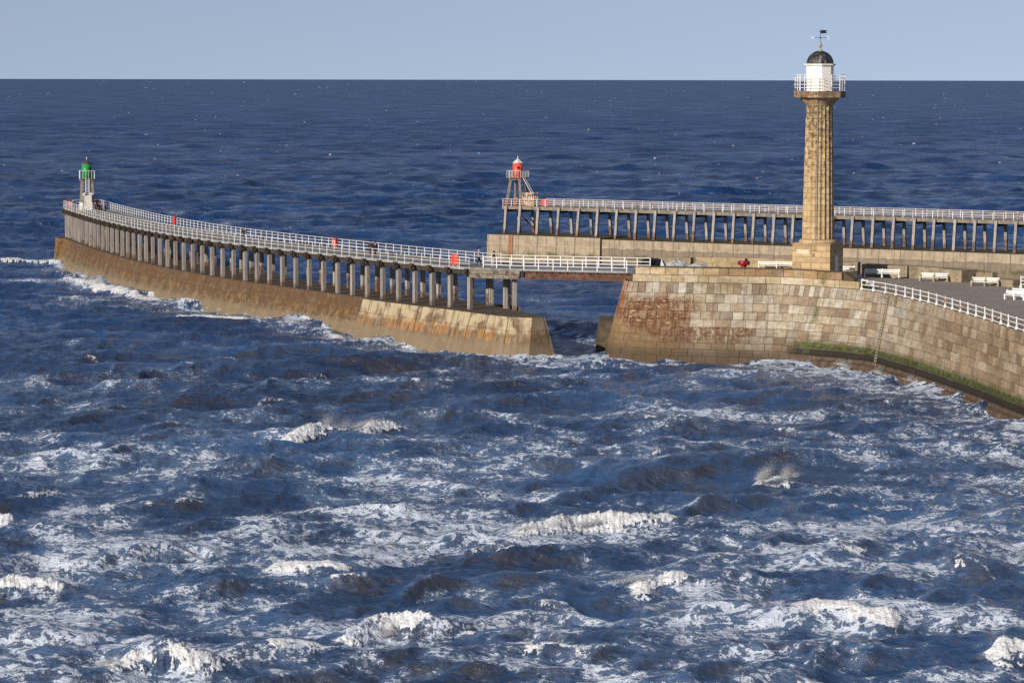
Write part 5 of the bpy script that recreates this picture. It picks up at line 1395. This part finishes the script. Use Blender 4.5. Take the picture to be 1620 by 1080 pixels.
# steep crests of the open water turn white
crest = Zh / (0.35 + .002 * Yg * 0 + .35); jac = np.zeros_like(Xg)
gx = np.gradient(DX, axis=1) / np.maximum(np.gradient(Xg, axis=1), 1e-3); gy = np.gradient(DY, axis=0) / np.maximum(np.gradient(Yg, axis=0), 1e-3)
jac = 1 + gx + gy
wc = sst(-jac, -.52, -.10) * (Yg < 520)
foam = np.maximum(foam, wc * sst(samp(n3, Xg, Yg, 90.0), -.4, .8) * .72)
churn += .35 * wc
DXc = np.clip(DX, -1.4, 1.4); DYc = np.clip(DY, -1.4, 1.4)
co_ = np.empty((NR, NC, 3), f32); co_[..., 0] = Xg + DXc; co_[..., 1] = Yg + DYc; co_[..., 2] = Zh
idx = np.arange(NR * NC, dtype=np.int32).reshape(NR, NC)
quads = np.stack([idx[:-1, :-1], idx[:-1, 1:], idx[1:, 1:], idx[1:, :-1]], -1).reshape(-1, 4)
me = bpy.data.meshes.new('sea'); nf = len(quads)
me.vertices.add(NR * NC); me.vertices.foreach_set('co', co_.ravel())
me.loops.add(nf * 4); me.loops.foreach_set('vertex_index', quads.ravel())
me.polygons.add(nf); me.polygons.foreach_set('loop_start', np.arange(0, nf * 4, 4, dtype=np.int32))
try: me.polygons.foreach_set('loop_total', np.full(nf, 4, np.int32))
except Exception: pass
me.polygons.foreach_set('use_smooth', np.ones(nf, bool))
me.update(calc_edges=True)
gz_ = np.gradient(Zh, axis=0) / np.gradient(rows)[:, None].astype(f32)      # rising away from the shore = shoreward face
silt_sky_loss = .72 * sst(gz_, .10, .60) * (1 - .8 * sst(Yg, 330, 520)) + .10 * np.clip(samp(n3, Xg, Yg, 130.0), -1, 2) * (1 - sst(Yg, 250, 420)) + .10 * (1 - sst(Yg, 280, 330)) * sst(Yg, 215, 260)  # weaker sky reflection on steep shoreward faces put into the colour, plus patchy silt
for nm, arr in (('foam', foam), ('churn', churn), ('silt_sky_loss', silt_sky_loss)):
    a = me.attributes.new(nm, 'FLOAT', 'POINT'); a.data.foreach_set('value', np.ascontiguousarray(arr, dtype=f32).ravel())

def mk_sea():
    t = NT('sea water'); p = t.geo(); X, Y, Z = t.xyz(p)
    p2 = t.comb(t.math('MULTIPLY', X, .82), Y, t.math('MULTIPLY', Z, 1.0))
    foam = t.attr('foam').outputs['Fac']; churn = t.attr('churn').outputs['Fac']
    dist = Y
    far = t.ramp(dist, 190, 420)
    body = t.mix(far, (0.031, 0.080, 0.192), (0.009, 0.051, 0.168))
    # wind streaks and gust patches
    gust = t.noise(t.vec(p2, (1, 1, 1)), .03, 10, .72)
    body = t.mix(t.ramp(gust, .36, .64), t.mix(1.0, body, (.62, .62, .64), 'MULTIPLY'), t.mix(1.0, body, (1.25, 1.25, 1.22), 'MULTIPLY'))
    silt_sky_loss = t.attr('silt_sky_loss').outputs['Fac']
    body = t.mix(t.math('MULTIPLY', t.ramp(t.math('ADD', silt_sky_loss, t.math('MULTIPLY', t.math('SUBTRACT', t.noise(p2, .5, 4), .5), .5)), -.05, 1.05), .74), body, (0.058, 0.048, 0.037))  # brown mixed in where faces mirror less sky, and for silty water
    # foam lace: ridges of warped noise at two sizes
    def ridge(scale, dst, det=5):
        n = t.noise(p2, scale, det, .62, dst)
        return t.math('SUBTRACT', 1.0, t.math('ABSOLUTE', t.math('MULTIPLY_ADD', n, 7.0, -3.5)))
    r1 = ridge(.62, 1.0); r2 = ridge(1.9, .7, 4); r3 = t.noise(p2, 6.0, 4, .75)
    lace = t.math('ADD', t.math('MULTIPLY', r1, .50), t.math('ADD', t.math('MULTIPLY', r2, .36), t.math('MULTIPLY', t.math('SUBTRACT', r3, .5), .62)))
    th = t.math('SUBTRACT', .93, t.math('MULTIPLY', t.math('MINIMUM', churn, .95), 0.66))
    lf = t.ramp(lace, th, t.math('ADD', th, .17))
    lf = t.math('MULTIPLY', lf, t.ramp(churn, .02, .30))
    brk = t.noise(p2, 1.6, 5, .7)
    sf = t.ramp(t.math('ADD', foam, t.math('ADD', t.math('MULTIPLY', t.math('SUBTRACT', brk, .5), 1.0), t.math('MULTIPLY', t.math('SUBTRACT', lace, .4), .35))), .40, .62)
    sf = t.math('MAXIMUM', sf, t.math('MULTIPLY', t.ramp(foam, .08, .85), t.ramp(dist, 330, 380)))
    k = t.math('MAXIMUM', t.math('MULTIPLY', lf, .84), sf, clamp=True)
    # thin veil of bubbles under the lace makes the water milky blue-grey
    milk = t.math('MULTIPLY', t.ramp(churn, .0, .7), .46)
    body = t.mix(milk, body, (0.16, 0.25, 0.42))
    fcol = t.mix(t.ramp(sf, .2, .9), (.66, .73, .84), t.mix(t.noise(p2, 2.4, 4), (.73, .75, .77), (.85, .87, .89)))
    col = t.mix(k, body, fcol)
    t.put(t.b.inputs['Base Color'], col)
    t.b.inputs['IOR'].default_value = 1.40; t.b.inputs['Specular IOR Level'].default_value = 0.5
    r0_ = t.math('ADD', t.ramp(dist, 150, 1600, .07, .30), t.ramp(gust, .4, .62, .10, 0.0)); ro = t.math('ADD', t.math('MULTIPLY', r0_, t.math('SUBTRACT', 1.0, k)), t.math('MULTIPLY', k, .9))
    t.put(t.b.inputs['Roughness'], ro)
    t.put(t.b.inputs['Specular IOR Level'], t.math('MULTIPLY', t.ramp(k, 0, 1, .72, .08), t.ramp(dist, 350, 2000, 1, .30)))
    # ripples; coarser ripples take over with distance
    nA = t.noise(t.vec(p2, (1, 1.15, 1)), 1.5, 6, .62, .4)
    nB = t.noise(t.vec(p2, (.8, 1.2, 1)), .26, 5, .62, .3)
    h = t.math('ADD', t.math('MULTIPLY', nA, t.math('MULTIPLY', t.ramp(dist, 120, 500, .27, .44), t.ramp(dist, 600, 2000, 1, .25))), t.math('MULTIPLY', nB, t.math('MULTIPLY', t.ramp(dist, 200, 800, .0, 2.3), t.ramp(dist, 800, 2600, 1, .25))))
    nC = t.noise(t.vec(p2, (.7, 1.1, 1)), .5, 3, .5, .2)
    h = t.math('ADD', h, t.math('MULTIPLY', nC, .42))
    h = t.math('ADD', h, t.math('MULTIPLY', k, t.math('MULTIPLY', t.noise(p2, 4.5, 4, .7), .12)))
    t.bump(h, 1.0, 1.0)
    return t.m
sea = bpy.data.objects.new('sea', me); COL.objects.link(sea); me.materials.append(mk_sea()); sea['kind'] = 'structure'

# spray thrown up by the bursting crests and along the old wall
gs = np.random.default_rng(4); SPV = []
def plume(x0, y0, x1, y1, n, hgt, wid, z0=.4, drift=(.6, .5), size=1.0):
    """n droplets, clustered in jets, blown back from the crest"""
    A, B = np.array(P(x0, y0, z0)), np.array(P(x1, y1, z0)); n = int(n * 4); nj = max(3, int(np.hypot(*(B - A)[:2]) / .45))
    js = gs.uniform(0, 1, nj); jh = gs.uniform(.25, 1.0, nj) ** 1.4 * np.sin(np.pi * np.clip(js * .9 + .05, 0, 1)) ** .6; jl = gs.normal(0, .35, (nj, 2))
    w = jh / jh.sum(); j = gs.choice(nj, n, p=w)
    q = gs.exponential(.34, n); q = np.minimum(q, 1.25)
    z = q * hgt * jh[j]; Lx = np.hypot(*(B - A)[:2])
    s = js[j] + gs.normal(0, .16 + .25 * q, n) / Lx
    p = A + (B - A) * s[:, None]
    p[:, 0] += jl[j, 0] * z + gs.normal(0, .08 + .12 * q) + z * drift[0]; p[:, 1] += jl[j, 1] * z * .6 + gs.normal(0, wid * (.4 + .4 * q), n) + z * drift[1]; p[:, 2] += z
    sz = gs.uniform(.008, .022, n) * size * (1.5 - .6 * np.minimum(q, 1))
    tet = gs.normal(0, 1, (n, 4, 3)); tet /= np.linalg.norm(tet, axis=2, keepdims=True)
    SPV.append((p[:, None, :] + tet * sz[:, None, None]).reshape(-1, 3))
plume(462, 690, 562, 678, 12000, 1.7, .6, size=.7); plume(556, 676, 598, 667, 6000, .9, .5, size=.5)
plume(1192, 759, 1262, 753, 9000, 2.2, .5, size=.7)
plume(800, 840, 1045, 818, 3000, .7, .4); plume(530, 1012, 720, 994, 3000, .7, .4); plume(160, 1050, 335, 1040, 2600, .8, .4); plume(-20, 928, 110, 933, 2600, .9, .4)
plume(1280, 970, 1420, 976, 1500, .6, .3); plume(960, 924, 1066, 908, 1300, .6, .3); plume(1560, 1036, 1640, 1030, 1000, .7, .3)
for u in frange(6, u_new - 2, 4.1):
    q = WP.off(u, .45 + ZT * .36 + .5); a, b = proj((q.x, q.y, 0)); amt = gs.uniform(0, 1) ** 2
    plume(a - 10, b + 1, a + 12, b + 3, 100 + 1500 * amt, .4 + 1.9 * amt, .5, -.25)
for x, y in ((1330, 578), (1390, 592), (1440, 603), (1503, 622), (1560, 643)): plume(x - 12, y - 4, x + 14, y + 4, 900, .9 + (x == 1503) * .9, .4, 0)
SPV = np.concatenate(SPV).astype(f32); nt_ = len(SPV) // 4
tri = (np.arange(nt_, dtype=np.int32)[:, None, None] * 4 + np.array([[0, 1, 2], [0, 3, 1], [0, 2, 3], [1, 3, 2]], np.int32)[None]).reshape(-1)
ms = bpy.data.meshes.new('spray'); ms.vertices.add(len(SPV)); ms.vertices.foreach_set('co', SPV.ravel())
ms.loops.add(len(tri)); ms.loops.foreach_set('vertex_index', tri); ms.polygons.add(len(tri) // 3)
ms.polygons.foreach_set('loop_start', np.arange(0, len(tri), 3, dtype=np.int32)); ms.update(calc_edges=True)
sp_m = NT('white spray'); tr_ = sp_m.n('BsdfTranslucent'); tr_.inputs[0].default_value = (.95, .96, .97, 1); mx = sp_m.n('MixShader'); mx.inputs[0].default_value = .5
sp_m.done((.95, .96, .97), .9); sp_m.link(sp_m.b.outputs[0], mx.inputs[1]); sp_m.link(tr_.outputs[0], mx.inputs[2]); sp_m.link(mx.outputs[0], sp_m.out.inputs[0])
ms.materials.append(sp_m.m)
spr = bpy.data.objects.new('spray', ms); COL.objects.link(spr); spr['kind'] = 'stuff'
